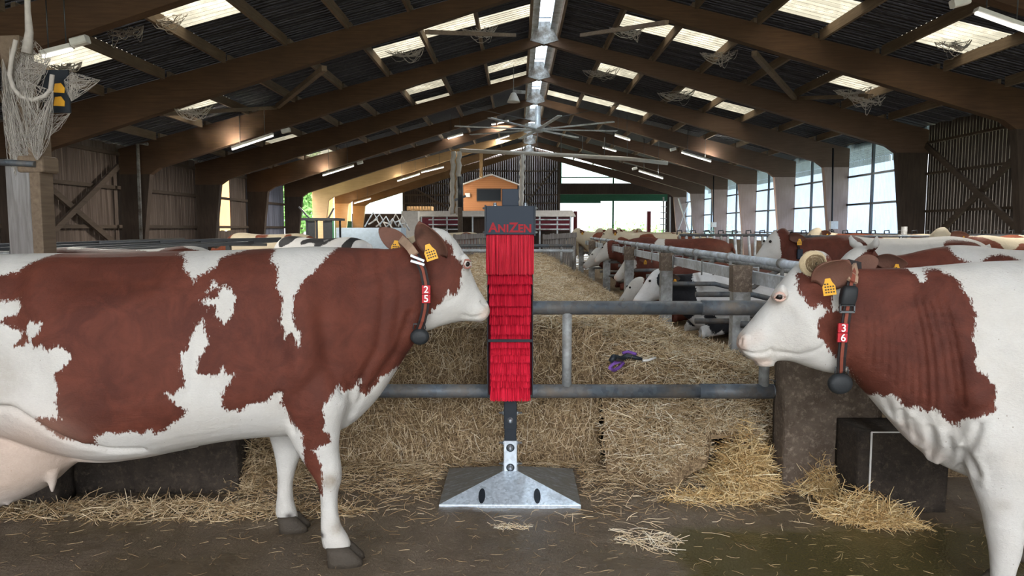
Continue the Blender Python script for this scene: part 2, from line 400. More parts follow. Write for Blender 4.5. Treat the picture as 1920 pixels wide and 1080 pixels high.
# ------------------------------------------------------------------ side walls
XWL, XWR = -11.95, 12.15
def slats(mb, x, ya, yb, z0, z1, pitch=.125, w=.113, th=.02, skip=None):
    y = ya; i = 0
    while y < yb - .01:
        dz = .02*math.sin(i*7.3)
        mb.box((x, y, z0), (x+th, min(yb, y+w+.004*math.sin(i*3.1)), z1+dz)); y += pitch; i += 1
def wall(name, x, bays):
    root = bpy.data.objects.new(name, None); COL.objects.link(root); root['kind'] = 'structure'; return root
wl_ = wall('wall_left', XWL, None); wr_ = wall('wall_right', XWR, None)
def child(mb, nm, mat, par): o = mb.build(nm, mat); o.parent = par; return o
zl = roofz(XWL) - .05; zr = roofz(XWR) - .05
allb = BAYS
for bi, (ya, yb) in enumerate(allb):
    # left
    k = bi
    if k <= 7:
        m = MB(); slats(m, XWL, ya, yb, .35, zl, .125, .118)
        mat = M['slat_blue'] if k == 7 else M['slat_left']
        if k == 6:
            m = MB(); slats(m, XWL, ya, ya+2.1, .35, zl); slats(m, XWL, ya+3.2, yb, .35, zl); slats(m, XWL, ya+2.1, ya+3.2, .35, 1.4)
        child(m, 'slat_panel', mat, wl_)
    m = MB(); m.box((XWL-.1, ya, 0), (XWL+.06, yb, .6)); child(m, 'plinth', M['concrete_right'], wl_)
    for zz in ((1.0, 1.55, 2.7, 3.7) if k <= 7 else ()):
        b = MB(); b.beam((XWL+.08, ya, zz), (XWL+.08, yb, zz), .1, .1); child(b, 'rail', M['rail_wood'], wl_)
    # right: slats near, clear corrugated sheet further on
    if k <= 4:
        m = MB(); slats(m, XWR, ya, yb, .2, zr, .135, .108); child(m, 'slat_panel', M['slat_right'], wr_)
    zs = ((1.0, 2.0, 3.1, 4.0) if k <= 4 else (1.3, 2.35, 3.35))
    for zz in zs:
        b = MB(); b.beam((XWR-.06, ya, zz), (XWR-.06, yb, zz), .08 if k > 4 else .1, .07); child(b, 'rail', M['steel_dark'] if k > 4 else M['rail_wood'], wr_)
    if k > 4:
        b = MB(); b.beam((XWR-.07, (ya+yb)/2+.6, 0), (XWR-.07, (ya+yb)/2+.6, zr), .08, .08, (0, 1, 0)); child(b, 'stud', M['steel_dark'], wr_)
        m = MB(); y0s = ya + (1.3 if k == 5 else 0)
        m.box((XWR, y0s if k == 5 else ya, .9), (XWR+.006, yb, zr)); 
        if k == 5: m.box((XWR, ya, 2.15), (XWR+.006, y0s, zr))
        nwin += 1; o = struct(m, 'window_%d' % nwin, M['clear'])
        m = MB(); m.box((XWR-.03, ya, 0), (XWR+.1, yb, .9)); child(m, 'plinth', M['concrete_right'], wr_)
# the translucent strip in the left wall between third and fourth frame, and the ochre sheets further back
nwin += 1; m = MB(); m.box((XWL, 28.45, 1.4), (XWL+.006, 29.55, zl)); struct(m, 'window_%d' % nwin, M['ochre_sheet'])
for ya, yb in ((41.5, 46.2), (46.5, 51.2)):
    nwin += 1; m = MB(); m.box((XWL, ya, 2.0), (XWL+.006, yb, zl)); struct(m, 'window_%d' % nwin, M['ochre_sheet'])
    m = MB(); m.box((XWL, ya, .2), (XWL+.04, yb, 2.0)); child(m, 'green_panel', M['green_paint'], wl_)
# crossed timber braces on both walls
def xbrace(x, pts, lab, w=.16):
    for q_, (a, b_) in enumerate(pts):
        x = x + (.085 if x < 0 else -.085)*q_; m = MB(); m.beam((x, a[0], a[1]), (x, b_[0], b_[1]), w, .07, (1, 0, 0)); o = m.build('cross_brace', M['rail_wood'])
        tag(o, lab.pop(0), 'brace', 'crossed braces on the barn walls')
xbrace(XWL+.17, [((17.0, 3.0), (21.0, .9)), ((20.9, 3.3), (17.0, .9))],
       ['brown brace on left slat wall falling away from the wooden post', 'brown brace on left slat wall rising towards the third roof frame'])
xbrace(XWR-.17, [((16.7, 3.6), (20.9, 1.0)), ((21.0, 3.9), (16.7, 1.3))],
       ['brown brace on right slat wall rising towards the camera', 'brown brace on right slat wall rising away from the camera'])
# ------------------------------------------------------------------ back gable
YB = 51.6
wbk = wall('wall_back', 0, None)
b = MB(); xs = np.arange(-8.2, 3.0, .16)
for i, x in enumerate(xs): b.box((x, YB, 2.5), (x+.157, YB+.02, roofz(x)-.02))
xs = np.arange(-12, -8.2, .16)
for x in xs: b.box((x, YB, .2), (x+.157, YB+.02, 2.55))
for x in np.arange(10.7, 12.2, .16): b.box((x, YB, .2), (x+.157, YB+.02, roofz(x)))
for x in np.arange(-8.2, 3.0, .16): b.box((x, YB, .2), (x+.157, YB+.02, 2.5))
child(b, 'slat_panel', M['slat_gable'], wbk)
b = MB()
for z in (3.3, 3.9, 4.7, 5.6): b.beam((-8.2, YB-.08, z), (3, YB-.08, z), .08, .1)
for x in (-8.2, 3.0): b.beam((x, YB-.1, 0), (x, YB-.1, roofz(x)), .16, .16)
b.beam((-7.8, YB-.12, 4.6), (-4.6, YB-.12, 2.7), .12, .12); b.beam((.2, YB-.12, 2.8), (2.8, YB-.12, 5.9), .12, .12)
child(b, 'timber_frame', M['rail_wood'], wbk)
b = MB(); b.box((3, YB-.1, 3.95), (10.8, YB+.1, 4.6)); b.box((3, YB-.14, 4.6), (10.8, YB, 4.72)); child(b, 'header_beam', M['column_dark'], wbk)
b = MB(); b.box((3, YB-.12, 3.45), (10.8, YB+.05, 3.94)); b.box((3, YB-.16, 3.3), (6.0, YB-.1, 3.5))
b.beam((3.1, YB-.1, 4.7), (3.1, YB-.1, 6.6), .14, .14); b.beam((6.9, YB-.1, 4.7), (6.9, YB-.1, 6.0), .1, .1); b.beam((6.9, YB-.1, 0), (6.9, YB-.1, 3.5), .12, .12)
b.beam((3.1, YB-.1, 5.15), (10, YB-.1, 5.15), .08, .08); child(b, 'door_frame', M['green_paint'], wbk)
nwin += 1; m = MB(); m.prism([(3.05, 4.72), (10.7, 4.72), (10.7, 4.75), (3.05, roofz(3.05)-.1)], YB+.02, YB+.03); struct(m, 'window_%d' % nwin, M['clear_back'])
nwin += 1; m = MB(); m.box((-10.9, YB+.02, 2.6), (-8.25, YB+.03, 4.6)); struct(m, 'window_%d' % nwin, M['clear_back'])
# ------------------------------------------------------------------ cattle: one continuous skin per animal
def coat_material(name, brown, brown2, white, dirt=.25, edge=130):
    t = NT(name); sd = t.attr('patch'); pk = t.attr('pink'); dt = t.attr('soil'); df = t.attr('dark')
    st = t.noise(edge, 3, .6, t.mapping((1.0, 1.0, .3))); st2 = t.noise(22, 5, .6)
    e = t.math('ADD', sd, t.math('ADD', t.math('MULTIPLY', t.math('SUBTRACT', st, .5), .055), t.math('MULTIPLY', t.math('SUBTRACT', st2, .5), .03)))
    f = t.math('ADD', t.math('MULTIPLY', e, 160), .5, clamp=True)
    hair = t.noise(210, 4, .7, t.mapping((.35, 1, 1), (0, .5, 0))); big = t.noise(3.2, 5, .6)
    wh = t.mix(hair, tuple(x*.8 for x in white), white); wh = t.mix(t.ramp(big, [(.45, 0.0), (.8, dirt)]), wh, (.42, .33, .22))
    br = t.mix(hair, tuple(x*.7 for x in brown), brown); br = t.mix(t.ramp(big, [(.3, 0.0), (.75, 1.0)]), br, brown2)
    fl = t.voro(38, t.mapping((1, 1, .7))); wh = t.mix(t.math('MULTIPLY', t.ramp(fl, [(.05, 1.0), (.1, 0.0)]), t.ramp(t.noise(5, 3), [(.5, 0.0), (.62, .75)])), wh, (.16, .11, .07))
    cloud = t.noise(7, 5, .65, None, .8); wh = t.mix(t.ramp(cloud, [(.4, 0.0), (.75, .35)]), wh, tuple(x*.62 for x in white)); br = t.mix(t.ramp(cloud, [(.42, 0.0), (.75, .5)]), br, tuple(min(1, x*1.5) for x in brown))
    c = t.mix(f, wh, br)
    c = t.mix(pk, c, t.mix(hair, (.42, .27, .2), (.56, .4, .31)))
    c = t.mix(t.math('MULTIPLY', dt, t.ramp(t.noise(9, 6, .75), [(.3, .35), (.65, 1.0)])), c, (.17, .125, .07))
    c = t.mix(df, c, (.022, .016, .014))
    t.col(c).rough(.62)
    try: t.b.inputs['Specular IOR Level'].default_value = .18
    except Exception: pass
    t.bump(hair, .6, .004).bump(t.noise(45, 4, .6), .4, .007).bump(t.noise(9, 4, .6), .25, .02)
    return t.m
M['coat'] = coat_material('red_pied_coat', (.115, .032, .019), (.055, .015, .010), (.57, .55, .515))
M['coat_cream'] = coat_material('cream_pied_coat', (.2, .06, .032), (.12, .035, .02), (.66, .57, .42), .4)
M['coat_black'] = coat_material('black_pied_coat', (.02, .02, .024), (.012, .012, .015), (.76, .75, .74), .12)
M['pinna'] = simple('inner_ear_skin', (.3, .12, .09), .7, 0, .35, 30)

def ring_loft(mb, rings, n=28, p=2.25):
    """rings: (centre, A (half height vector, up), B (half width vector)); closed lofted shell"""
    vs = []
    for c, A, B in rings:
        for k in range(n):
            a = 2*math.pi*k/n; ca, sa = math.cos(a), math.sin(a)
            u = math.copysign(abs(sa)**(2/p), sa); v = math.copysign(abs(ca)**(2/p), ca)
            vs.append(c + A*u + B*(v*(1 - .1*u)))
    m = len(rings); base = len(mb.v)
    fs = [(i*n+k, i*n+(k+1) % n, (i+1)*n+(k+1) % n, (i+1)*n+k) for i in range(m-1) for k in range(n)]
    # rounded end caps
    c0 = rings[0][0] - (rings[1][0]-rings[0][0])*.12; c1 = rings[-1][0] + (rings[-1][0]-rings[-2][0])*.25
    vs += [c0, c1]; fs += [(m*n, (k+1) % n, k) for k in range(n)] + [(m*n+1, (m-1)*n+k, (m-1)*n+(k+1) % n) for k in range(n)]
    mb.add(vs, fs, True)
def smooth_rings(rings, sub=3):
    """Catmull-Rom through the rings so that lofts bulge instead of facet"""
    out = []; m = len(rings)
    for i in range(m-1):
        P = [rings[max(0, min(m-1, j))] for j in (i-1, i, i+1, i+2)]
        for s in range(sub):
            t = s/sub; w = (-.5*t+t*t-.5*t**3, 1-2.5*t*t+1.5*t**3, .5*t+2*t*t-1.5*t**3, -.5*t*t+.5*t**3)
            out.append(tuple(sum((P[j][q]*w[j] for j in range(4)), Vector((0, 0, 0))) for q in range(3)))
    out.append(rings[-1]); return out
def skin(name, mb, voxel, smooth=6):
    me = bpy.data.meshes.new('tmp'); me.from_pydata(mb.v, [], mb.f)
    bm = bmesh.new(); bm.from_mesh(me); bmesh.ops.recalc_face_normals(bm, faces=bm.faces); bm.to_mesh(me); bm.free()
    o = bpy.data.objects.new('tmp', me); COL.objects.link(o)
    r = o.modifiers.new('r', 'REMESH'); r.mode = 'VOXEL'; r.voxel_size = voxel; r.use_smooth_shade = True
    s = o.modifiers.new('s', 'SMOOTH'); s.factor = .5; s.iterations = smooth
    dg = bpy.context.evaluated_depsgraph_get(); dg.update()
    res = bpy.data.meshes.new_from_object(o.evaluated_get(dg)); bpy.data.objects.remove(o); res.name = name
    return res
def seg_dist(P, pts):
    """distance of 2D points P (n,2) to a polyline"""
    best = np.full(len(P), 1e9)
    if len(pts) == 1: return np.hypot(P[:,0]-pts[0][0], P[:,1]-pts[0][1])
    for a, b in zip(pts[:-1], pts[1:]):
        a = np.array(a); b = np.array(b); d = b-a; L = (d*d).sum() + 1e-12
        t = np.clip(((P-a) @ d)/L, 0, 1); q = a + t[:,None]*d
        best = np.minimum(best, np.hypot(P[:,0]-q[:,0], P[:,1]-q[:,1]))
    return best
def poly_sd(P, poly):
    """signed distance, positive inside"""
    pts = [tuple(p) for p in poly]; d = seg_dist(P, pts + [pts[0]]); ins = np.zeros(len(P), bool)
    x, y = P[:,0], P[:,1]; j = len(pts)-1
    for i in range(len(pts)):
        xi, yi = pts[i]; xj, yj = pts[j]
        c = ((yi > y) != (yj > y)) & (x < (xj-xi)*(y-yi)/((yj-yi) + 1e-12) + xi); ins ^= c; j = i
    return np.where(ins, d, -d)
class Side:
    """the vertical plane along an animal: s forward, t away from the viewer's side, z up"""
    def __init__(s, origin, fwd, lat): s.o = Vector(origin); s.f = Vector(fwd).normalized(); s.l = Vector(lat).normalized()
    def pt(s, a, z, t=0.0): return Vector((s.o.x, s.o.y, 0)) + s.f*a + s.l*t + Vector((0, 0, z))
    def px(s, px, py, t=0.0):
        p0 = s.pt(0, 0, t); d = ray(px, py); C = Vector((0, 0, CAMZ)); k = (p0-C).dot(s.l)/d.dot(s.l)
        return C + d*k
    def sz(s, px, py, t=0.0):
        p = s.px(px, py, t) - Vector((s.o.x, s.o.y, 0)); return (p.dot(s.f), p.z)
def pair_ring(S, T, B, w, t=0.0, conv=None):
    c = conv or S.px
    a = c(T[0], T[1], t); b = c(B[0], B[1], t); return ((a+b)/2, (a-b)/2, S.l*w)
def ear_mesh(base, tip, face, width, cup=.45, n=14, m=12):
    """leaf-shaped cupped ear; face = direction the open side looks to"""
    base = Vector(base); tip = Vector(tip); d = tip-base; face = Vector(face); face = (face - d.normalized()*face.dot(d.normalized())).normalized()
    side = d.normalized().cross(face); vs = []; fs = []
    for shell in (0, 1):
        for i in range(n):
            u = i/(n-1); wd = width/2*(math.sin(math.pi*min(1, (u*.86+.12)))**.75)*(1 if u < .97 else .6)
            for j in range(m):
                v = -1 + 2*j/(m-1); dep = -cup*wd*(1-v*v)*(1-u*.5)
                q = base + d*u + side*(v*wd) + face*(dep - (.009+.012*(1-u) if shell else 0)*(1-.55*v*v)) + face*(-.02*u*u)
                vs.append(q)
    N = n*m
    for i in range(n-1):
        for j in range(m-1):
            a = i*m+j; fs.append((a, a+1, a+m+1, a+m)); fs.append((N+a, N+a+m, N+a+m+1, N+a+1))
    for i in range(n-1):
        fs.append((i*m, i*m+m, N+i*m+m, N+i*m)); fs.append((i*m+m-1, N+i*m+m-1, N+i*m+2*m-1, i*m+2*m-1))
    for j in range(m-1):
        fs.append((j, N+j, N+j+1, j+1)); a = (n-1)*m+j; fs.append((a, a+1, N+a+1, N+a))
    return vs, fs, N

def finish_cow(me, S, patch, pink=(), soil=(), dark=(), dents=(), ears=(), origin=(0,0,0), mat='coat', name='cow', extra=None):
    """sculpt small forms, attach the ears to the same mesh, bake the coat map as a distance field"""
    n = len(me.vertices); co = np.empty(n*3); me.vertices.foreach_get('co', co); co = co.reshape(-1, 3)
    no = np.empty(n*3); me.vertices.foreach_get('normal', no); no = no.reshape(-1, 3)
    def stz(co):
        r = co - np.array([S.o.x, S.o.y, 0]); return np.stack([r @ np.array(S.f), co[:,2]], 1), r @ np.array(S.l)
    P, T = stz(co); side = np.abs(no @ np.array(S.l))
    disp = np.zeros(n)
    for pts, rad, amt, which in dents:
        w = np.exp(-(seg_dist(P, pts)/rad)**2)*amt
        if which == 'near': w = w*(T < 0)*np.clip(side*1.6, 0, 1)
        elif which == 'far': w = w*(T > 0)*np.clip(side*1.6, 0, 1)
        elif which == 'sides': w = w*np.clip(side*1.6, 0, 1)
        disp += w
    co = co + no*disp[:,None]
    V = [tuple(v) for v in co]; 
    Fc = [tuple(p.vertices) for p in me.polygons]; nb = len(V); inner = np.zeros(nb)
    for e in ears:
        vs, fs, N = ear_mesh(*e); b = len(V); V += [tuple(v) for v in vs]; Fc += [tuple(i+b for i in f) for f in fs]
        inn = np.zeros(len(vs)); inn[:N] = 1; inner = np.concatenate([inner, inn])
    m2 = bpy.data.meshes.new(name); m2.from_pydata([tuple(np.array(v)-np.array(origin)) for v in V], [], Fc)
    m2.polygons.foreach_set('use_smooth', [True]*len(Fc)); m2.update()
    A = np.array(V); P, T = stz(A)
    sd = patch(P, T, A)
    is_ear = np.arange(len(V)) >= nb
    if extra is not None: sd = extra(sd, is_ear, P, T)
    def fld(items):
        r = np.zeros(len(V))
        for pts, rad, amt, which in items:
            w = np.clip(1.25*np.exp(-(seg_dist(P, pts)/rad)**2), 0, 1)*amt
            if which == 'near': w = w*(T < .02)
            r = np.maximum(r, w)
        return r
    pk = fld(pink); pk = np.maximum(pk, inner*.18)
    for nm, arr in (('patch', sd), ('pink', pk), ('soil', fld(soil)), ('dark', fld(dark))):
        at_ = m2.attributes.new(nm, 'FLOAT', 'POINT'); at_.data.foreach_set('value', arr.astype(np.float32))
    m2.materials.append(M[mat]); o = bpy.data.objects.new(name, m2); COL.objects.link(o); o.location = origin
    return o
def sub_shell(par, mb, name, mat, label=None, bevel=0): return part(mb, name, M[mat], par, bevel, label)
def hoof(S, s, z0, t, yaw=0, sc=1.0, name='hoof'):
    """two claws side by side"""
    b = MB()
    for k in (-1, 1):
        rings = []
        for u, h in ((0, .0), (.25, .0), (.5, 0), (.8, 0), (1, 0)):
            pass
        for zz, sh, ln, wd in ((0.0, .02, .068, .031), (.02, .018, .066, .030), (.045, .005, .055, .027), (.07, -.008, .044, .023)):
            c = S.pt(s + sh*sc, z0 + zz*sc, t + k*.03*sc); rings.append((c, S.f*(ln*sc), S.l*(wd*sc)))
        base = len(b.v); ring_loft(b, rings, 16, 2.4)
    return b
# ------------------------------------------------------------------ the two cows in front
def px_poly(S, pts, t): return [S.sz(x, y, t) for x, y in pts]
# ---- left cow, facing right, walking slightly away
SL = Side((-1.2, 3.22, 0), (1, .10, 0), (-.10, 1, 0))
b = MB(); R_ = lambda T, B, w, t=0.0: pair_ring(SL, T, B, w, t)
trunk = [((-285, 560), (-285, 640), .05), ((-262, 505), (-262, 700), .13), ((-200, 490), (-200, 770), .23), ((-110, 480), (-110, 800), .30), ((-20, 477), (-20, 805), .34),
         ((60, 475), (60, 812), .36), ((140, 474), (140, 838), .385), ((220, 473), (220, 852), .39), ((300, 471), (300, 846), .385), ((380, 470), (380, 828), .37),
         ((450, 468), (450, 817), .34), ((520, 465), (520, 812), .305), ((580, 462), (585, 812), .28), ((630, 463), (632, 808), .24), ((668, 465), (680, 775), .19)]
ring_loft(b, smooth_rings([R_(*r) for r in trunk]), 40, 2.35)
neck = [((560, 480), (600, 800), .24), ((610, 464), (650, 800), .235), ((652, 464), (700, 757), .19), ((695, 465), (733, 712), .155), ((735, 466), (762, 665), .13),
        ((768, 458), (787, 632), .11), ((792, 450), (800, 618), .10), ((812, 460), (815, 600), .085)]
ring_loft(b, smooth_rings([R_(*r) for r in neck]), 32, 2.1)
head = [((768, 470), (785, 590), .05), ((786, 440), (797, 614), .088), ((806, 427), (803, 620), .105), ((832, 430), (812, 617), .112), ((852, 447), (824, 612), .116), ((871, 476), (838, 608), .112),
        ((882, 505), (850, 605), .098), ((893, 532), (862, 603), .08), ((904, 552), (876, 602), .070), ((913, 566), (890, 603), .068), ((918, 577), (902, 603), .06), ((919, 586), (910, 599), .035)]
ring_loft(b, smooth_rings([R_(*r) for r in head]), 32, 2.15)
# brow and cheek
for t in (-1, 1):
    ring_loft(b, [R_((862, 478), (862, 494), .02, t*.085), R_((870, 474), (870, 506), .035, t*.084), R_((878, 480), (878, 508), .03, t*.082), R_((884, 488), (884, 502), .015, t*.08)], 14, 2)
    # leg: shoulder to fetlock
def leg(S, pairs, t, b, n=22):
    ring_loft(b, smooth_rings([pair_ring(S, L, Rr, w, tt) for (L, Rr, w, tt) in [(p[0], p[1], p[2], t + (p[3] if len(p) > 3 else 0)) for p in pairs]]), n, 2.1)
leg(SL, [((548, 640), (665, 640), .09, .07), ((528, 700), (662, 700), .115, .03), ((526, 750), (655, 750), .11, 0), ((534, 800), (640, 800), .088, 0), ((556, 845), (636, 840), .068, 0),
         ((578, 880), (640, 872), .058, 0), ((594, 905), (641, 898), .056, 0), ((600, 930), (634, 925), .045, 0), ((601, 960), (634, 957), .038, 0), ((601, 988), (640, 985), .04, 0), ((602, 1008), (652, 1004), .046, 0), ((606, 1028), (660, 1024), .043, 0)], -.18, b)
leg(SL, [((470, 700), (600, 700), .09, -.06), ((490, 770), (580, 770), .085, -.02), ((505, 818), (562, 815), .058, 0), ((514, 850), (566, 846), .05, 0), ((519, 880), (556, 876), .043, 0), ((520, 910), (549, 908), .036, 0), ((518, 940), (551, 938), .038, 0), ((516, 958), (556, 956), .043, 0), ((522, 975), (560, 972), .04, 0)], .2, b)
# hind legs (beyond the left edge of the picture) and udder
for t, dx in ((-.2, 0), (.2, 30)):
    leg(SL, [((-270+dx, 560), (-90+dx, 560), .1, .05*(-1 if t > 0 else 1)), ((-280+dx, 660), (-70+dx, 680), .12, 0), ((-260+dx, 740), (-90+dx, 760), .1, 0), ((-240+dx, 820), (-160+dx, 810), .06, 0), ((-262+dx, 870), (-205+dx, 862), .045, 0), ((-245+dx, 930), (-205+dx, 925), .035, 0), ((-240+dx, 1000), (-195+dx, 995), .038, 0), ((-238+dx, 1040), (-180+dx, 1036), .04, 0)], t, b)
ud = [((-170, 740), (-170, 900), .12), ((-110, 735), (-110, 940), .17), ((-50, 735), (-50, 952), .2), ((10, 735), (10, 945), .205), ((60, 745), (60, 926), .195), ((98, 760), (98, 906), .17), ((125, 788), (125, 882), .13), ((150, 820), (150, 864), .07)]
ring_loft(b, smooth_rings([R_(*r, -.02) for r in ud]), 28, 2.2)
for x, y in ((15, 930), (98, 905)):
    ring_loft(b, [R_((x-13, y-22), (x+13, y-22), .028, -.12), R_((x-8, y), (x+8, y), .018, -.12), R_((x-5, y+16), (x+5, y+16), .011, -.12)], 12, 2)
# belly fold running from the udder
ring_loft(b, smooth_rings([R_((120, 835), (125, 862), .05, -.04), R_((165, 838), (168, 866), .05, -.04), R_((215, 838), (215, 866), .045, -.04), R_((270, 832), (270, 858), .04, -.04), R_((330, 826), (330, 847), .03, -.04), R_((375, 820), (375, 838), .02, -.04)]), 14, 2)
me = skin('cow', b, .0105, 5)
Z = lambda *pts, t=-.3: [SL.sz(x, y, t) for x, y in pts]
near = -.33
WH = [px_poly(SL, p, tt) for p, tt in [
 ([(292, 400), (292, 478), (308, 482), (318, 490), (327, 508), (342, 519), (351, 534), (358, 519), (372, 514), (384, 503), (386, 487), (400, 482), (430, 470), (430, 400)], near),
 ([(475, 400), (478, 470), (487, 473), (486, 492), (500, 500), (506, 520), (510, 545), (521, 562), (523, 590), (518, 602), (527, 622), (531, 639), (540, 624), (552, 640), (556, 655), (560, 630), (548, 615), (543, 600), (545, 560), (552, 542), (560, 528), (583, 506), (600, 482), (612, 466), (612, 400)], near),
 ([(384, 528), (388, 540), (380, 551), (396, 540), (404, 552), (403, 541), (412, 538), (422, 545), (434, 560), (430, 580), (428, 598), (415, 611), (410, 598), (400, 596), (404, 580), (392, 571), (386, 580), (381, 570), (372, 566), (378, 560), (392, 564), (402, 560), (400, 548), (390, 528)], near),
 ([(378, 598), (384, 620), (391, 643), (384, 660), (374, 672), (373, 698), (395, 702), (410, 707), (420, 686), (424, 700), (441, 702), (434, 715), (418, 735), (416, 765), (428, 772), (440, 772), (442, 785), (455, 768), (468, 762), (500, 756), (510, 742), (525, 742), (521, 762), (530, 775), (534, 800), (560, 820), (560, 1000), (150, 1000), (60, 905), (0, 775), (45, 745), (75, 785), (110, 818), (180, 838), (187, 815), (212, 805), (222, 810), (260, 806), (266, 815), (285, 800), (290, 814), (312, 806), (322, 795), (345, 780), (354, 766), (335, 755), (318, 733), (330, 735), (350, 722), (354, 708), (343, 690), (349, 675), (344, 660), (356, 652), (366, 615)], near),
 ([(-400, 420), (45, 400), (40, 482), (15, 497), (0, 515), (-40, 520), (-60, 560), (0, 568), (25, 562), (36, 575), (25, 590), (0, 598), (0, 606), (20, 612), (42, 622), (38, 640), (26, 650), (50, 645), (60, 640), (52, 615), (60, 600), (72, 606), (86, 602), (80, 620), (64, 638), (70, 650), (86, 640), (100, 655), (120, 645), (136, 650), (147, 665), (128, 690), (112, 695), (118, 712), (124, 730), (118, 748), (127, 780), (112, 776), (85, 772), (70, 790), (0, 800), (-400, 900)], near),
 ([(631, 726), (621, 745), (607, 763), (612, 784), (607, 805), (619, 818), (617, 832), (600, 836), (585, 844), (596, 858), (601, 876), (605, 904), (603, 932), (594, 936), (560, 1100), (760, 1100), (760, 830), (800, 700), (735, 706), (722, 716), (706, 720), (700, 735), (688, 742), (680, 756), (668, 742), (674, 716), (655, 738), (640, 737), (636, 722)], -.25),
 ([(805, 380), (801, 424), (815, 436), (830, 448), (846, 457), (850, 478), (862, 490), (868, 505), (866, 520), (862, 535), (857, 552), (846, 552), (838, 545), (835, 556), (824, 573), (810, 584), (800, 592), (797, 600), (790, 650), (960, 700), (960, 380)], -.1)]]
WH.append(px_poly(SL, [(-400, 745), (-20, 752), (50, 758), (85, 786), (135, 822), (175, 842), (178, 980), (-400, 1060)], -.25))
FARLEG = [SL.sz(x, y, .2) for x, y in ((470, 800), (600, 800), (600, 1100), (470, 1100))]
def patchL(P, T, A):
    d = np.full(len(P), -9.0)
    for w in WH: d = np.maximum(d, poly_sd(P, w))
    d = np.where((T > .08), np.maximum(d, poly_sd(P, FARLEG)), d)
    return -d
DL = [(Z((883, 500), t=-.1), .012, .004, 'sides'),
      (Z((905, 566), (911, 571), t=-.06), .008, -.014, 'sides'), (Z((905, 590), (885, 596), (866, 590), t=-.06), .006, -.007, 'sides'),
      (Z((596, 600), (612, 680), (640, 735)), .035, -.014, 'near'), (Z((560, 560), (575, 640), (560, 700)), .07, .022, 'near'),
      (Z((700, 480), (715, 560), (705, 660), (672, 720)), .02, -.010, 'near'), (Z((735, 485), (748, 560), (735, 640)), .018, -.007, 'near'), (Z((765, 600), (740, 670), (690, 745)), .02, -.012, 'near'),
      (Z((530, 700), (500, 560), (520, 500)), .05, -.012, 'near'), (Z((60, 500), (50, 560)), .07, .02, 'near'), (Z((20, 560), (80, 700)), .08, -.03, 'near'),
      (Z((90, 610), (240, 570)), .09, .012, 'near'), (Z((130, 520), (260, 520)), .06, -.02, 'near'),
      (Z((0, 757), (40, 757), (85, 785), (130, 815), (200, 845), (260, 850)), .014, -.022, 'near'), (Z((10, 740), (60, 742), (110, 780), (170, 815)), .03, .018, 'near'),
      (Z((640, 735), (655, 770), (640, 820)), .012, -.012, 'near'), (Z((675, 720), (670, 760), (650, 800)), .010, -.010, 'near'),
      (Z((520, 740), (535, 790), (545, 815)), .014, -.012, 'near'), (Z((618, 895), (625, 905), t=-.18), .02, .005, 'sides'),
      (Z((825, 575), (850, 560), (870, 545), t=-.1), .012, -.006, 'sides'), (Z((815, 540), (830, 570), t=-.1), .03, .010, 'sides')]
for i, x in enumerate(range(240, 470, 38)): DL.append((Z((x, 520 + i*6), (x-14, 640), (x-30, 740)), .014, -.0035, 'near'))
ORGL = (SL.o.x, SL.o.y, 0)
ears = [(SL.px(826, 486, -.10), SL.px(783, 424, -.24), (-.45, -1, .25), .135), (SL.px(765, 470, .10), SL.px(708, 424, .22), (.25, -.9, .1), .10)]
eye_t = -.108
cowL = finish_cow(me, SL, patchL, origin=ORGL, name='cow',
    pink=[(Z((914, 583), (908, 590), t=-.05), .022, .55, 'all'), (Z((-100, 880), (0, 870), (70, 850), t=-.2), .19, .62, 'all'), (Z((878, 494), t=-.1), .016, .5, 'all'), (Z((140, 856), (215, 862), (300, 850), t=-.1), .03, .3, 'all')],
    soil=[(Z((622, 895), t=-.18), .035, .7, 'all'), (Z((632, 985), t=-.18), .03, .55, 'all'), (Z((-100, 890), (20, 890), (70, 870), t=-.2), .14, .32, 'all'), (Z((-100, 660), (10, 700)), .12, .35, 'near')],
    dark=[(Z((775, 428), (775, 450), (790, 435), t=-.22), .012, .5, 'near'), (Z((545, 963), t=.2), .018, .9, 'all'), (Z((603, 1003), t=-.2), .014, .9, 'all')],
    dents=DL, ears=ears, extra=lambda sd, e, P, T: np.where(e, .1, sd))
tag(cowL, 'large red and white cow on the left facing right, wearing collar number 25', 'cow')
def blob(par, c, r, name, mat, sc=(1, 1, 1), label=None, n=20):
    m = MB(); prof = [(max(1e-4, r*math.sin(math.pi*i/10)), -r*math.cos(math.pi*i/10)) for i in range(11)]
    m.lathe(prof, (0, 0, 0), n); m.v = [(v[0]*sc[0]+c[0], v[1]*sc[1]+c[1], v[2]*sc[2]+c[2]) for v in m.v]
    return part(m, name, M[mat], par, 0, label)
def strap(par, S, pts, width, th, name='collar', mat='strap', t0=-.12):
    """flat band following a polyline of (px, py, t)"""
    P = [S.px(x, y, t) for x, y, t in pts]; m = MB(); n = len(P); vs = []
    for i, p in enumerate(P):
        d = (P[min(n-1, i+1)] - P[max(0, i-1)]).normalized(); out = S.l*-1
        out = (out - d*out.dot(d)); 
        tt = pts[i][2]; up = Vector((0, 0, 1))
        sidev = d.cross(out).normalized()*(width/2); nrm = d.cross(sidev).normalized()*(th/2)
        vs += [p-sidev-nrm, p+sidev-nrm, p+sidev+nrm, p-sidev+nrm]
    fs = [(i*4+k, i*4+(k+1) % 4, (i+1)*4+(k+1) % 4, (i+1)*4+k) for i in range(n-1) for k in range(4)] + [(0, 3, 2, 1), (4*n-4, 4*n-3, 4*n-2, 4*n-1)]
    m.add(vs, fs); return m
M['strap'] = simple('black_webbing', (.022, .018, .018), .7, 0, .3, 40)
M['strap_red'] = simple('faded_red_webbing', (.2, .055, .035), .75, 0, .3, 40)
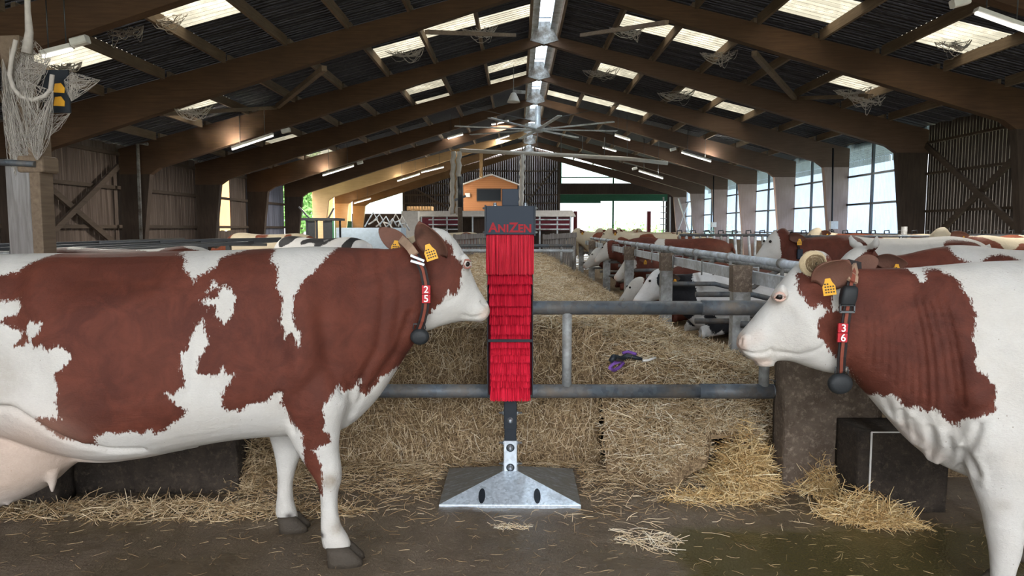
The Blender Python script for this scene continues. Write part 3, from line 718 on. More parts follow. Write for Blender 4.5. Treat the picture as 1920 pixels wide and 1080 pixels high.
M['beige'] = simple('worn_beige_webbing', (.33, .22, .15), .8, 0, .3, 30)
def text_mesh(txt, size, mat, par, c, xdir, ydir, depth=.002, name='number', bold=0.0, font_w=1.0):
    cu = bpy.data.curves.new(name, 'FONT'); cu.body = txt; cu.size = size; cu.extrude = depth; cu.align_x = 'CENTER'; cu.align_y = 'CENTER'; cu.offset = bold
    o = bpy.data.objects.new(name, cu); COL.objects.link(o)
    dg = bpy.context.evaluated_depsgraph_get(); dg.update(); me = bpy.data.meshes.new_from_object(o.evaluated_get(dg)); bpy.data.objects.remove(o)
    x = Vector(xdir).normalized(); y = Vector(ydir).normalized(); z = x.cross(y); y = z.cross(x)
    base = Vector((0, 0, 0)); p = par
    while p is not None: base += Vector(p.location); p = p.parent
    Mx = Matrix((x*font_w, y, z)).transposed().to_4x4(); Mx.translation = Vector(c) - base
    me.transform(Mx); me.materials.clear(); me.materials.append(M[mat]); me.name = name
    q = bpy.data.objects.new(name, me); COL.objects.link(q); q.parent = par; return q
def collar(par, S, line, width, tagpts, digits, bell, bell_r, bell_t, red_line=True):
    m = strap(par, S, line, width, .006); col = part(m, 'collar', M['strap'], par)
    m = strap(par, S, [(x, y, t-.006) for x, y, t in line], width*.36, .004); part(m, 'stripe', M['strap_red'], col, 0, 'faded red stripe along the collar')
    for (x, y, t), dg_, ang in zip(tagpts, digits, (0, 0)):
        c = S.px(x, y, t); dn = (S.px(tagpts[1][0], tagpts[1][1], t) - S.px(tagpts[0][0], tagpts[0][1], t)).normalized(); up = -dn
        xd = S.f if S.f.x > 0 else -S.f; nrm = xd.cross(up).normalized(); q = MB(); h = (S.px(tagpts[1][0], tagpts[1][1], t) - S.px(tagpts[0][0], tagpts[0][1], t)).length*.96
        q.beam(c - up*h/2, c + up*h/2, width*1.12, .012, nrm, .0); tg = part(q, 'number_tag', M['red_tag'], col, .002)
        text_mesh(dg_, h*1.12, 'white_mark', tg, c + nrm*.0115*(1 if nrm.y < 0 else -1), xd, up, .0012, 'digit', .0004)
    c = S.px(bell[0], bell[1], bell_t); q = MB(); q.lathe([(.001, -.022), (.6*bell_r, -.021), (.9*bell_r, -.014), (bell_r, 0), (.9*bell_r, .014), (.6*bell_r, .021), (.001, .022)], (0, 0, 0), 28, 1)
    q.v = [(v[0]+c.x, v[1]+c.y, v[2]*.88+c.z) for v in q.v]; part(q, 'bell_weight', M['rubber'], col)
    q = MB(); q.tube([c + Vector((-.028, -.01, bell_r*.8)), c + Vector((-.025, -.01, bell_r*1.35)), c + Vector((.025, -.01, bell_r*1.35)), c + Vector((.028, -.01, bell_r*.8))], .0035, 8); part(q, 'buckle', M['steel_dark'], col)
    return col
cl = collar(cowL, SL, [(755, 450, .06), (764, 458, -.03), (772, 468, -.09), (783, 484, -.128), (793, 506, -.145), (798, 530, -.15), (799, 556, -.15), (797, 580, -.14), (792, 602, -.12), (786, 618, -.09), (786, 622, -.06)], .034,
            [(799, 543, -.157), (799, 560, -.157)], '25', (787, 631), .044, -.09)
q = strap(cowL, SL, [(752, 448, .05), (762, 457, -.04), (770, 466, -.09), (778, 478, -.125)], .037, .009); part(q, 'top_strap', M['beige'], cl, 0, 'worn beige leather strap over the neck')
q = MB(); c = SL.px(783, 484, -.14); q.beam(c - Vector((.03, 0, -.012)), c + Vector((.03, 0, -.012)), .012, .012, (0, 1, 0), .3); q.beam(c - Vector((.03, 0, .012)), c + Vector((.03, 0, -.03)), .012, .012, (0, 1, 0), .3); part(q, 'buckle', M['zinc'], cl)
def ear_tag(par, c, up, nrm, sc=1.0, lab='yellow ear tag'):
    up = Vector(up).normalized(); nrm = Vector(nrm).normalized(); x = up.cross(nrm).normalized(); m = MB(); out = [(-.012, .04), (.012, .04), (.018, .02), (.03, .0), (.03, -.045), (-.03, -.045), (-.03, 0), (-.018, .02)]
    vs = [Vector(c) + x*(a*sc) + up*(b_*sc) + nrm*k for k in (0, .003) for a, b_ in out]; n = 8
    m.add(vs, [tuple(range(n)), tuple(range(2*n-1, n-1, -1))] + [(i, (i+1) % n, n+(i+1) % n, n+i) for i in range(n)])
    o = part(m, 'ear_tag', M['yellow'], par, 0); q = MB()
    for k in range(4):
        y = .012 - k*.014
        for j in range(4 if k else 2): a = -.02 + j*.012; pc = Vector(c) + x*(a*sc) + up*(y*sc) + nrm*.0035; q.beam(pc, pc + x*(.008*sc), .007*sc, .0015, nrm)
    part(q, 'print', M['black_mark'], o); return o
ear_tag(cowL, SL.px(806, 472, -.215), (.3, -.2, 1) if False else (-.35, .1, 1), (.15, -1, .1), .85)
ear_tag(cowL, SL.px(742, 462, .12), (.1, 0, 1), (.1, -1, .1), .7)
blob(cowL, SL.px(876, 495, -.104), .0125, 'eye', 'eye')
blob(cowL, SL.px(877, 495, .102), .017, 'eye', 'eye')
for x, y, t, sc in ((640, 1057, -.18, 1.15), (545, 992, .2, 1.05), (-205, 1062, -.2, 1.1), (-175, 1040, .2, 1.05)):
    s_, z_ = SL.sz(x, y, t); part(hoof(SL, s_, -.0, t, sc=sc), 'hoof', M['hoof'], cowL)

# ---- right cow, facing left
SR = Side((2.2, 2.98, 0), (-1, .05, 0), (.05, 1, 0))
b = MB(); R2 = lambda T, B, w, t=0.0: pair_ring(SR, T, B, w, t)
trunk = [((1655, 560), (1668, 700), .1), ((1690, 510), (1700, 800), .17), ((1730, 500), (1745, 850), .215), ((1775, 496), (1790, 880), .25), ((1820, 492), (1835, 903), .275), ((1880, 489), (1890, 912), .295), ((1950, 487), (1950, 905), .32), ((2040, 485), (2040, 905), .345),
         ((2150, 486), (2150, 908), .37), ((2270, 488), (2270, 900), .38), ((2390, 490), (2390, 880), .36), ((2490, 488), (2490, 850), .33), ((2600, 492), (2600, 830), .27), ((2670, 505), (2670, 780), .17), ((2700, 550), (2700, 680), .07)]
ring_loft(b, smooth_rings([R2(*r) for r in trunk]), 40, 2.3)
neck = [((1560, 540), (1555, 640), .07), ((1580, 512), (1572, 685), .095), ((1605, 504), (1592, 703), .112), ((1635, 503), (1628, 742), .13), ((1668, 502), (1665, 785), .15), ((1710, 501), (1712, 835), .175), ((1755, 499), (1765, 872), .21), ((1810, 498), (1820, 895), .24)]
ring_loft(b, smooth_rings([R2(*r) for r in neck]), 32, 2.1)
head = [((1568, 520), (1596, 640), .06), ((1552, 488), (1590, 685), .088), ((1526, 482), (1574, 698), .10), ((1504, 488), (1556, 699), .112), ((1484, 506), (1534, 694), .118), ((1464, 530), (1508, 686), .116),
        ((1446, 556), (1482, 677), .10), ((1425, 582), (1458, 676), .082), ((1407, 603), (1438, 680), .072), ((1393, 619), (1420, 678), .07), ((1383, 632), (1404, 672), .064), ((1381, 644), (1392, 664), .04)]
ring_loft(b, smooth_rings([R2(*r) for r in head]), 32, 2.15)
ring_loft(b, smooth_rings([R2((1440, 668), (1452, 686), .04), R2((1422, 668), (1436, 688), .045), R2((1413, 671), (1420, 687), .035)]), 14, 2)   # chin
ring_loft(b, smooth_rings([R2((1555, 480), (1552, 520), .05), R2((1540, 470), (1534, 520), .075), R2((1518, 471), (1516, 520), .075), R2((1503, 482), (1505, 515), .05)]), 18, 2)   # poll
for t in (-1, 1):
    ring_loft(b, [R2((1476, 540), (1476, 560), .02, t*.09), R2((1466, 532), (1464, 570), .034, t*.094), R2((1455, 540), (1453, 568), .028, t*.086), R2((1448, 548), (1447, 562), .015, t*.082)], 14, 2)
    ring_loft(b, [R2((1400, 624), (1402, 650), .02, t*.05), R2((1390, 628), (1393, 655), .026, t*.05), R2((1383, 634), (1386, 654), .015, t*.045)], 14, 2)
leg(SR, [((1790, 640), (1960, 640), .09, .06), ((1785, 720), (1965, 720), .12, .03), ((1790, 790), (1960, 790), .125, 0), ((1808, 860), (1945, 860), .105, 0), ((1825, 915), (1930, 915), .085, 0), ((1842, 960), (1918, 960), .07, 0),
         ((1850, 1000), (1915, 1000), .064, 0), ((1856, 1035), (1912, 1035), .052, 0), ((1858, 1080), (1900, 1080), .04, 0), ((1856, 1115), (1902, 1115), .042, 0), ((1850, 1145), (1905, 1145), .05, 0)], -.17, b)
leg(SR, [((1860, 640), (2000, 640), .09, -.06), ((1870, 760), (1990, 760), .11, -.02), ((1890, 860), (1980, 860), .085, 0), ((1905, 920), (1968, 920), .064, 0), ((1912, 960), (1962, 960), .055, 0), ((1915, 1010), (1953, 1010), .038, 0), ((1908, 1050), (1957, 1050), .045, 0)], .18, b)
for t, dy in ((-.2, 30), (.2, -20)):
    leg(SR, [((2460, 560), (2690, 560), .1, .05*(-1 if t > 0 else 1)), ((2470, 680), (2700, 700), .12, 0), ((2520, 790), (2680, 790), .09, 0), ((2590, 860), (2680, 850), .06, 0), ((2620, 900), (2680, 895), .05, 0), ((2610, 980), (2655, 980), .036, 0), ((2600, 1040+dy), (2655, 1040+dy), .042, 0), ((2585, 1075+dy), (2650, 1075+dy), .045, 0)], t, b)
# folds of the dewlap
for x0, y0, x1, y1, w in ((1655, 748, 1690, 800, .035), (1680, 760, 1722, 838, .04), (1712, 780, 1752, 868, .045), (1745, 800, 1786, 880, .05)):
    ring_loft(b, smooth_rings([R2((x0-8, y0), (x0+10, y0+4), w*.6, -.03), R2(((x0+x1)/2-14, (y0+y1)/2), ((x0+x1)/2+12, (y0+y1)/2+6), w, -.04), R2((x1-15, y1-6), (x1+10, y1), w*.8, -.03)]), 14, 2)
me = skin('cow', b, .0095, 5)
ZR = lambda *pts, t=-.2: [SR.sz(x, y, t) for x, y in pts]
BR = [px_poly(SR, p, tt) for p, tt in [
 ([(1590, 400), (1590, 500), (1600, 520), (1592, 545), (1588, 575), (1572, 588), (1560, 584), (1552, 592), (1540, 598), (1532, 607), (1538, 616), (1536, 634), (1548, 640), (1558, 655), (1568, 668), (1578, 676), (1590, 684), (1602, 694), (1615, 710), (1630, 728), (1636, 745), (1650, 762), (1662, 745), (1672, 752), (1680, 745), (1692, 752), (1704, 768), (1714, 766), (1722, 758), (1732, 770), (1742, 772), (1748, 765), (1756, 774), (1766, 782), (1778, 797), (1786, 780), (1800, 770), (1814, 762), (1830, 757), (1828, 745), (1834, 730), (1834, 710), (1822, 705), (1815, 688), (1805, 684), (1801, 670), (1805, 652), (1799, 632), (1808, 610), (1814, 590), (1812, 560), (1803, 545), (1802, 525), (1793, 515), (1778, 506), (1760, 507), (1752, 515), (1748, 527), (1741, 529), (1736, 515), (1727, 503), (1722, 480), (1720, 400)], -.15),
 ([(1500, 520), (1504, 513), (1513, 512), (1524, 518), (1530, 500), (1555, 480), (1600, 480), (1600, 520), (1566, 540), (1560, 552), (1563, 568), (1558, 580), (1549, 583), (1540, 572), (1534, 568), (1528, 578), (1519, 577), (1512, 566), (1504, 556), (1499, 540)], -.1),
 ([(1588, 640), (1590, 690), (1600, 690), (1600, 640)], -.1)]]
def patchR(P, T, A):
    d = np.full(len(P), -9.0)
    for w in BR: d = np.maximum(d, poly_sd(P, w))
    return d
DR = [(ZR((1388, 630), (1386, 645), t=-.06), .009, -.016, 'sides'), (ZR((1392, 660), (1412, 664), (1430, 664), (1446, 656), t=-.07), .006, -.012, 'sides'),
      (ZR((1446, 656), (1452, 668), (1440, 680), t=-.07), .008, -.006, 'sides'),
      (ZR((1460, 662), (1500, 668), (1530, 655), (1545, 640), t=-.1), .010, -.008, 'sides'), (ZR((1520, 600), (1530, 640), t=-.1), .045, .016, 'sides'),
      (ZR((1480, 590), (1450, 620), t=-.1), .03, -.008, 'sides'), (ZR((1445, 600), (1420, 640), t=-.1), .03, .006, 'sides'),
      (ZR((1445, 545), (1470, 535), (1483, 548), t=-.1), .007, .006, 'sides'), (ZR((1450, 572), (1466, 574), (1480, 564), t=-.1), .006, -.005, 'sides'),
      (ZR((1800, 560), (1812, 650), (1830, 740), t=-.25), .06, .022, 'near'), (ZR((1780, 600), (1790, 700), (1785, 800)), .03, -.012, 'near'),
      (ZR((1840, 760), (1835, 840), t=-.25), .05, .018, 'near'), (ZR((1822, 790), (1812, 850), (1828, 890), t=-.2), .012, -.016, 'near'),
      (ZR((1625, 530), (1760, 560), t=-.15), .05, -.01, 'near')]
for x, y, dy, a_ in ((1672, 772, 34, .007), (1697, 792, 50, .012), (1714, 806, 44, .009), (1742, 818, 58, .014), (1771, 836, 52, .010), (1790, 850, 46, .012)):
    DR.append((ZR((x-8, y-22), (x+6, y+dy*.3), (x+12, y+dy), t=-.1), .0095, -a_, 'near')); DR.append((ZR((x+6, y-18), (x+19, y+dy*.3), (x+24, y+dy-4), t=-.1), .011, a_*.55, 'near'))
for i in range(13):   # vertical wrinkles of the neck skin
    x = 1628 + i*11.5; y0 = 540 + 8*math.sin(i*2.1); L_ = 130 + 12*i - (i > 9)*60
    DR.append((ZR((x, y0+20), (x+4+i*.6, y0+L_*.5), (x+2+i*1.6, y0+L_), t=-.15), .006, -.0038, 'near'))
    DR.append((ZR((x+5.5, y0+26), (x+9+i*.6, y0+L_*.5), (x+8+i*1.6, y0+L_-10), t=-.15), .006, .002, 'near'))
ORGR = (SR.o.x, SR.o.y, 0)
ears = [(SR.px(1556, 522, -.10), SR.px(1551, 484, -.25), (.4, -1, -.15), .115)]
ears = [(SR.px(1534, 537, -.105), SR.px(1594, 497, -.2), (.25, -1, -.12), .165)]
ears.append((SR.px(1600, 505, .10), SR.px(1655, 486, .19), (.1, -1, .1), .09))
cowR = finish_cow(me, SR, patchR, origin=ORGR, name='cow',
    pink=[(ZR((1386, 632), (1388, 648), t=-.05), .026, .6, 'all'), (ZR((1400, 640), (1420, 630), t=-.06), .03, .22, 'all'), (ZR((1418, 678), (1438, 680), t=-.04), .02, .5, 'all'), (ZR((1462, 558), t=-.1), .026, .55, 'all'), (ZR((1690, 800), (1755, 860), t=-.05), .03, .25, 'all')],
    soil=[(ZR((1870, 940), t=-.2), .03, .3, 'all'), (ZR((1530, 480), t=-.05), .03, .4, 'all')],
    dark=[(ZR((1386, 637), (1385, 642), t=-.06), .006, .55, 'all')], dents=DR, ears=ears, extra=lambda sd, e, P, T: np.where(e, .1, sd))
tag(cowR, 'white and brown cow on the right facing left, wearing collar number 36', 'cow')
blob(cowR, SR.px(1461, 556, -.108), .0165, 'eye', 'eye'); blob(cowR, SR.px(1461, 556, .108), .0165, 'eye', 'eye')
for t in (-.112,):   # lids and pale lashes
    m = MB(); c = [SR.px(x, y, t-.011) for x, y in ((1451, 559), (1455, 552), (1461, 549), (1468, 551), (1473, 557))]; m.tube(c, [.004, .006, .007, .006, .004], 8); part(m, 'eyelid', M['eyelid'], cowR)
    m = MB(); c = [SR.px(x, y, t-.009) for x, y in ((1452, 560), (1457, 563), (1463, 564), (1469, 562), (1473, 558))]; m.tube(c, [.003, .005, .005, .005, .003], 8); part(m, 'eyelid', M['eyelid'], cowR)
    m = MB()
    for i in range(14):
        x = 1453 + i*1.2; p = SR.px(x, 553 - 2*math.sin(i/13*math.pi), t-.016); m.tube([p, p + Vector((-.006 + i*.0004, -.012, -.004))], [.0008, .0003], 4)
    part(m, 'eyelashes', M['white_mark'], cowR)
clr = collar(cowR, SR, [(1604, 503, .0), (1601, 507, -.06), (1599, 516, -.11), (1596, 532, -.135), (1592, 560, -.145), (1586, 600, -.15), (1581, 640, -.145), (1578, 670, -.13), (1577, 696, -.10), (1576, 704, -.06)], .035,
            [(1580, 615, -.158), (1579, 633, -.157)], '36', (1575, 719), .052, -.09)
q = strap(cowR, SR, [(1605, 502, -.02), (1602, 507, -.075), (1600, 515, -.118), (1598, 528, -.14)], .042, .012); part(q, 'top_strap', M['beige'], clr, 0, 'worn beige and orange strap over the neck')
q = strap(cowR, SR, [(1605, 501, -.02), (1602, 506, -.083), (1600, 515, -.125), (1598, 528, -.147)], .018, .006); part(q, 'stripe', M['strap_red'], clr)
m = MB(); A_ = SR.px(1594, 536, -.158); B_ = SR.px(1588, 572, -.160); ring_loft(m, smooth_rings([(A_, (SR.f*-1)*.02, SR.l*.012), (A_.lerp(B_, .15), (SR.f*-1)*.031, SR.l*.022), (A_.lerp(B_, .6), (SR.f*-1)*.033, SR.l*.024), (B_, (SR.f*-1)*.03, SR.l*.018)]), 20, 3.2)
part(m, 'transponder', M['rubber'], clr, 0, 'rounded black transponder on the collar')
m = MB(); c = SR.px(1587, 578, -.158); 
for dz in (-.014, .014): m.beam(c + Vector((-.03, -.006, dz)), c + Vector((.03, -.006, dz)), .008, .01, (0, 1, 0))
for dx_ in (-.028, .028): m.beam(c + Vector((dx_, -.006, -.014)), c + Vector((dx_, -.006, .018)), .006, .01, (0, 1, 0))
part(m, 'buckle', M['steel_dark'], clr)
m = MB(); c = SR.px(1603, 500, .02); m.prism([(c.x-.022, c.z-.03), (c.x+.026, c.z-.03), (c.x+.022, c.z+.02), (c.x-.028, c.z+.032)], c.y-.01, c.y+.01); part(m, 'strap_end', M['strap'], clr)
ear_tag(cowR, SR.px(1554, 537, -.185), (-.15, .1, 1), (-.5, -1, .1), .8)
s_, z_ = SR.sz(1876, 1170, -.17); part(hoof(SR, s_, 0, -.17, sc=1.15), 'hoof', M['hoof'], cowR)
s_, z_ = SR.sz(1930, 1080, .18); part(hoof(SR, s_, 0, .18, sc=1.1), 'hoof', M['hoof'], cowR)
for t, x in ((-.2, 2615), (.2, 2610)): s_, z_ = SR.sz(x, 1090, t); part(hoof(SR, s_, 0, t, sc=1.1), 'hoof', M['hoof'], cowR)
for y0, y1 in ((486, 489), (505, 501)):
    m = MB(); m.tube([SL.px(x, y, -.112) for x, y in ((869, 495), (872, y0+1.5 if y0 < 495 else y0-2.5), (878, y0+1 if y0 < 495 else y0-2), (883, y1+1 if y0 < 495 else y1-2))], [.002, .0045, .0045, .002], 8); part(m, 'eyelid', M['pinna'], cowL)
# curled tuft of hair on the poll of the right cow
M['tuft'] = simple('cream_hair', (.52, .42, .27), .8, 0, .3, 40)
m = MB(); c0 = SR.px(1524, 494, -.085)
for i in range(420):
    a0 = random.random()*6.28; r0 = .006 + .045*random.random()**.7; L_ = 1.2 + random.random(); pts = []
    for k in range(6):
        a = a0 + k/5*L_; r = r0*(1 + .1*k/5); pts.append(c0 + Vector((r*math.cos(a)*1.05, -.022 + .016*(r/.05)**2 + random.uniform(-.004, .004), r*math.sin(a))))
    m.tube(pts, [.0012, .0013, .0012, .001, .0008, .0004], 4, False)
part(m, 'hair_tuft', M['tuft'], cowR, 0, 'curled cream hair tuft on the poll')
M['tuft_dark'] = simple('dirty_brown_hair', (.16, .11, .06), .8, 0, .3, 40); m = MB()
for i in range(150):
    a0 = random.random()*6.28; r0 = .004 + .034*random.random(); L_ = 1.4 + random.random(); pts = []
    for k in range(6):
        a = a0 + k/5*L_; r = r0*(1 + .1*k/5); pts.append(c0 + Vector((r*math.cos(a)*1.05 + .004, -.027 + .016*(r/.05)**2 + random.uniform(-.003, .003), r*math.sin(a))))
    m.tube(pts, [.0012, .0014, .0013, .0011, .0008, .0004], 4, False)
part(m, 'hair_whorl', M['tuft_dark'], cowR, 0, 'brown whorl in the middle of the hair tuft')
# ------------------------------------------------------------------ grooming post in the middle
GX, GY = at(957, 760, 3.98).x, 3.98
br = thing('cow_brush', (GX, GY, 0), 'tall upright red bristled cow scratching brush on a galvanised pyramid foot', 'cow brush')
fw, fd, hz, lip = .383, .30, .122, .022
m = MB(); yF, yB = GY-.29, GY+.29; tw = .045
def foot(m, off=0.0):
    v = [(-fw, yF-GY, 0), (fw, yF-GY, 0), (fw, yB-GY, 0), (-fw, yB-GY, 0), (-fw, yF-GY, lip), (fw, yF-GY, lip), (fw, yB-GY, lip), (-fw, yB-GY, lip), (-tw, -.045, hz), (tw, -.045, hz), (tw, .045, hz), (-tw, .045, hz)]
    m.add([(GX+x, GY+y, z) for x, y, z in v], [(0,1,5,4),(1,2,6,5),(2,3,7,6),(3,0,4,7),(4,5,9,8),(5,6,10,9),(6,7,11,10),(7,4,8,11),(8,9,10,11),(3,2,1,0)])
foot(m)
t = NT('spangled_galvanised_foot'); v = t.voro(75, out='Color'); vb = t.n.new('ShaderNodeRGBToBW'); t.L(v, vb.inputs[0]); n = t.noise(5, 7, .7, t.mapping((1, 1, 1))); f = t.noise(9, 5, .7, t.mapping((1, 5, 3), (0, 0, .5)))
sp = t.n.new('ShaderNodeSeparateXYZ'); g = t.n.new('ShaderNodeNewGeometry'); t.L(g.outputs['Normal'], sp.inputs[0])
sidef = t.ramp(t.math('ABSOLUTE', sp.outputs[0]), [(.15, 0.0), (.3, 1.0)])     # trodden side faces carry the dried muck
c = t.mix(vb.outputs[0], (.42, .48, .54), (.72, .79, .86)); c = t.mix(t.ramp(n, [(.55, 0.0), (.75, .7)]), c, (.3, .3, .3))
c = t.mix(t.math('MULTIPLY', sidef, t.ramp(f, [(.25, .6), (.5, 1.0)])), c, t.mix(f, (.07, .058, .04), (.2, .175, .13)))
t.col(c).rough(t.math('ADD', .36, t.math('MULTIPLY', sidef, .4))).metal(.55).bump(f, .25, .004); M['foot'] = t.m
ft = part(m, 'base_plate', M['foot'], br, .003)
nrm = Vector((0, -(hz-lip), (.29-.045))).normalized(); nrm = Vector((0, -(hz-lip), .245)).normalized(); nrm = Vector((0, -.505, .863)) if False else Vector((0, -(hz-lip)/math.hypot(hz-lip, .245), .245/math.hypot(hz-lip, .245)))
for dx in (-.153, .148):   # oval lifting holes
    c = Vector((GX+dx, yF+.062, lip + .062*(hz-lip)/.245)); up = Vector((0, .245, hz-lip)).normalized(); m = MB()
    ringv = [c + Vector((1, 0, 0))*(.0185*math.cos(a)) + up*(.056*math.sin(a)) + nrm*.0035 for a in [2*math.pi*k/24 for k in range(24)]]
    low = [p - nrm*.012 for p in ringv]; m.add(ringv + low, [tuple(range(24)), tuple(range(47, 23, -1))] + [(k, (k+1) % 24, 24+(k+1) % 24, 24+k) for k in range(24)])
    part(m, 'lifting_hole', M['black_steel'], br)
def zpx(y, Y=None): return at(957, y, Y or GY).z
m = MB(); m.box((GX-.038, GY-.038, hz-.01), (GX+.038, GY+.038, zpx(823))); part(m, 'lower_post', M['galv'], br, .006)
m = MB(); m.box((GX-.034, GY-.034, zpx(823)-.04), (GX+.034, GY+.034, zpx(795))); part(m, 'inner_post', M['black_steel'], br, .004)
m = MB(); m.box((GX-.037, GY-.037, zpx(802)), (GX+.037, GY+.037, zpx(640))); part(m, 'upper_post', M['black_steel'], br, .005)
def bolt(c, ax, par, r=.0105, long=False):
    m = MB(); sg = 1 if ax >= 0 else -1
    m.lathe([(r*1.35, 0), (r*1.35, .003), (r*.95, .0035), (r*.95, .010), (r*.5, .0105), (r*.5, .028 if long else .013)], (0, 0, 0), 12)
    R = {3: Matrix.Identity(3)}; vs = []
    for v in m.v:
        if ax in (1, -1): vs.append((c[0]+sg*v[2], c[1]+v[0], c[2]+v[1]))
        else: vs.append((c[0]+v[0], c[1]-v[2], c[2]+v[1]))
    m.v = vs; part(m, 'bolt', M['zinc'], par)
for y in (788, 840, 877):
    c = (GX, GY-.038, zpx(y, GY-.04)); bolt(c, 0, br, .0125)
    if y > 800:
        m = MB(); m.lathe([(.0235, 0), (.0235, .002), (.019, .002)], (0, 0, 0), 20); m.v = [(c[0]+v[0], c[1]+.0015-v[2], c[2]+v[1]) for v in m.v]; part(m, 'washer', M['black_steel'], br)
for y, lg in ((774, True), (830, True), (869, True)):
    bolt((GX-.038, GY, zpx(y)), -1, br, .010, lg); bolt((GX+.038, GY, zpx(y)), 1, br, .010, lg)
# housing
HW = .133; zt, zb = zpx(386, GY-.13), zpx(440, GY-.13)
m = MB(); m.prism([(GX-HW, zb), (GX-HW+.003, zt-.004), (GX-HW+.006, zt), (GX+HW-.006, zt), (GX+HW-.003, zt-.004), (GX+HW, zb)], GY-.135, GY+.135); hs = part(m, 'housing', M['housing'], br, .003)
for sx_ in (-1, 1):
    m = MB(); m.box((GX+sx_*(HW+.001)-.004, GY-.142, zb-.006), (GX+sx_*(HW+.001)+.004, GY+.142, zt+.004)); part(m, 'side_plate', M['black_steel'], br)
    for z in (zt-.012, zb+.012): bolt((GX+sx_*(HW+.004), GY-.1, z), sx_, br, .006)
    m = MB(); m.lathe([(.013, 0), (.013, .004), (.009, .004), (.009, .016), (.005, .018)], (GX+sx_*.083, GY-.10, zt), 10); part(m, 'bolt', M['zinc'], br)
m = MB(); m.box((GX-.046, GY-.045, zt), (GX+.046, GY+.045, zpx(354, GY-.045))); part(m, 'top_post', M['housing'], br, .004)
for i, (ch, x, s_) in enumerate((('A', 925, 1.14), ('N', 941.3, .93), ('I', 952, .93), ('Z', 963.5, 1.16), ('E', 976.5, .95), ('N', 989.5, .95))):
    p = at(x-.5, 429 if ch not in 'AZ' else 427.5, GY-.137)
    text_mesh(ch, .062*s_, 'red_logo' if 'red_logo' in M else 'red_tag', hs, p, (1, 0, 0), (0, 0, 1), .0012, 'letter', .0022, .98)
# bristles
t = NT('red_bristles'); rn = t.attr('rnd'); t.col(t.mix(rn, (.45, .006, .022), (.9, .03, .07))).rough(.42); M['bristle'] = t.m
def rods(P, D, L, r, rnd, name, mat, par=None, bend=None, seg=2, base=(0, 0, 0), loose=True):
    """many thin three-sided rods as one mesh"""
    n = len(P); D = D/np.linalg.norm(D, axis=1, keepdims=True)
    a = np.cross(D, np.array([.31, .22, .93])); a /= np.linalg.norm(a, axis=1, keepdims=True) + 1e-9; b = np.cross(D, a)
    rg = seg + 1; V = np.zeros((n, rg, 3, 3))
    for i in range(rg):
        u = i/seg; cc = P + D*(L*u)[:,None]
        if bend is not None: cc = cc + bend*(u*(1-u)*4 if loose else u*u)
        rr = r*(1 - .35*abs(2*u-1)) if loose else r*(1-.2*u)
        for k in range(3):
            th = 2.0944*k; V[:, i, k] = cc + a*(rr*math.cos(th))[:,None] + b*(rr*math.sin(th))[:,None]
    V = V.reshape(-1, 3) - np.array(base); m = rg*3; off = np.arange(n)*m; F_ = []
    for i in range(seg):
        for k in range(3):
            q = np.array([i*3+k, i*3+(k+1) % 3, (i+1)*3+(k+1) % 3, (i+1)*3+k]); F_.append(off[:,None] + q[None,:])
    F_ = np.concatenate(F_); me = bpy.data.meshes.new(name)
    me.vertices.add(len(V)); me.vertices.foreach_set('co', V.ravel()); me.loops.add(F_.size); me.loops.foreach_set('vertex_index', F_.ravel().astype(np.int32))
    me.polygons.add(len(F_)); me.polygons.foreach_set('loop_start', (np.arange(len(F_))*4).astype(np.int32)); me.polygons.foreach_set('loop_total', np.full(len(F_), 4, np.int32))
    me.update(calc_edges=True); me.polygons.foreach_set('use_smooth', [True]*len(F_))
    at_ = me.attributes.new('rnd', 'FLOAT', 'POINT'); at_.data.foreach_set('value', np.repeat(rnd, m).astype(np.float32))
    me.materials.append(mat); o = bpy.data.objects.new(name, me); COL.objects.link(o)
    if par: o.parent = par
    return o
BASEB = (GX, GY, 0)
def bristle_row(x0, x1, ztop, zbot, ytop, ybot, nx, layers, name='bristle_row', thick=.0016, back=False):
    """a strip of bristles rooted at ztop/ytop whose tips reach zbot/ybot"""
    n = nx*layers; X = np.tile(np.linspace(x0, x1, nx), layers) + RS.normal(0, .0012, n); ly = np.repeat(np.arange(layers), nx)
    P = np.stack([X, ytop + ly*.006 + RS.normal(0, .0008, n), np.full(n, ztop)], 1)
    T_ = np.stack([X*1.0 + RS.normal(0, .0022, n), ybot + ly*.006 + RS.normal(0, .002, n), zbot + ly*.0035 + RS.normal(0, .0018, n)], 1)
    if back: P[:,1] = 2*GY-P[:,1]; T_[:,1] = 2*GY-T_[:,1]
    D = T_-P; L_ = np.linalg.norm(D, axis=1)
    return rods(P, D, L_, np.full(n, thick), RS.rand(n), name, M['bristle'], br, None, 2, BASEB, False)
rows = [(440, 515, 916, 1000, .0, .0, 100, 8, .120, .128)]
for bk in (False, True):
    bristle_row(GX-.127, GX+.127, zb+.02, zpx(515, GY-.135), GY-.118, GY-.134, 120, 9, back=bk)
    edges = [(520, 534), (533, 553), (551, 575), (574, 592), (590, 610), (608, 628.5), (634, 653), (651, 667), (664, 681), (680, 703), (700, 716), (714, 729), (727, 752)]
    for i, (a, c) in enumerate(edges):
        w = .124 - (i > 0)*.004 - min(i, 5)*.0015; oo = .010*math.sin(i*1.9)
        bristle_row(GX-w+.006, GX+w-.006, zpx(c, GY-.12)+.082, zpx(c, GY-.125)+.002, GY-.07, GY-.128+oo, 105, 6, back=bk)
    m = MB(); sg = 1 if bk else -1
    m.box((GX-.122, GY+sg*.128-.003, zpx(634.5)), (GX+.122, GY+sg*.128+.003, zpx(629.5))); part(m, 'retaining_bar', M['black_steel'], br)
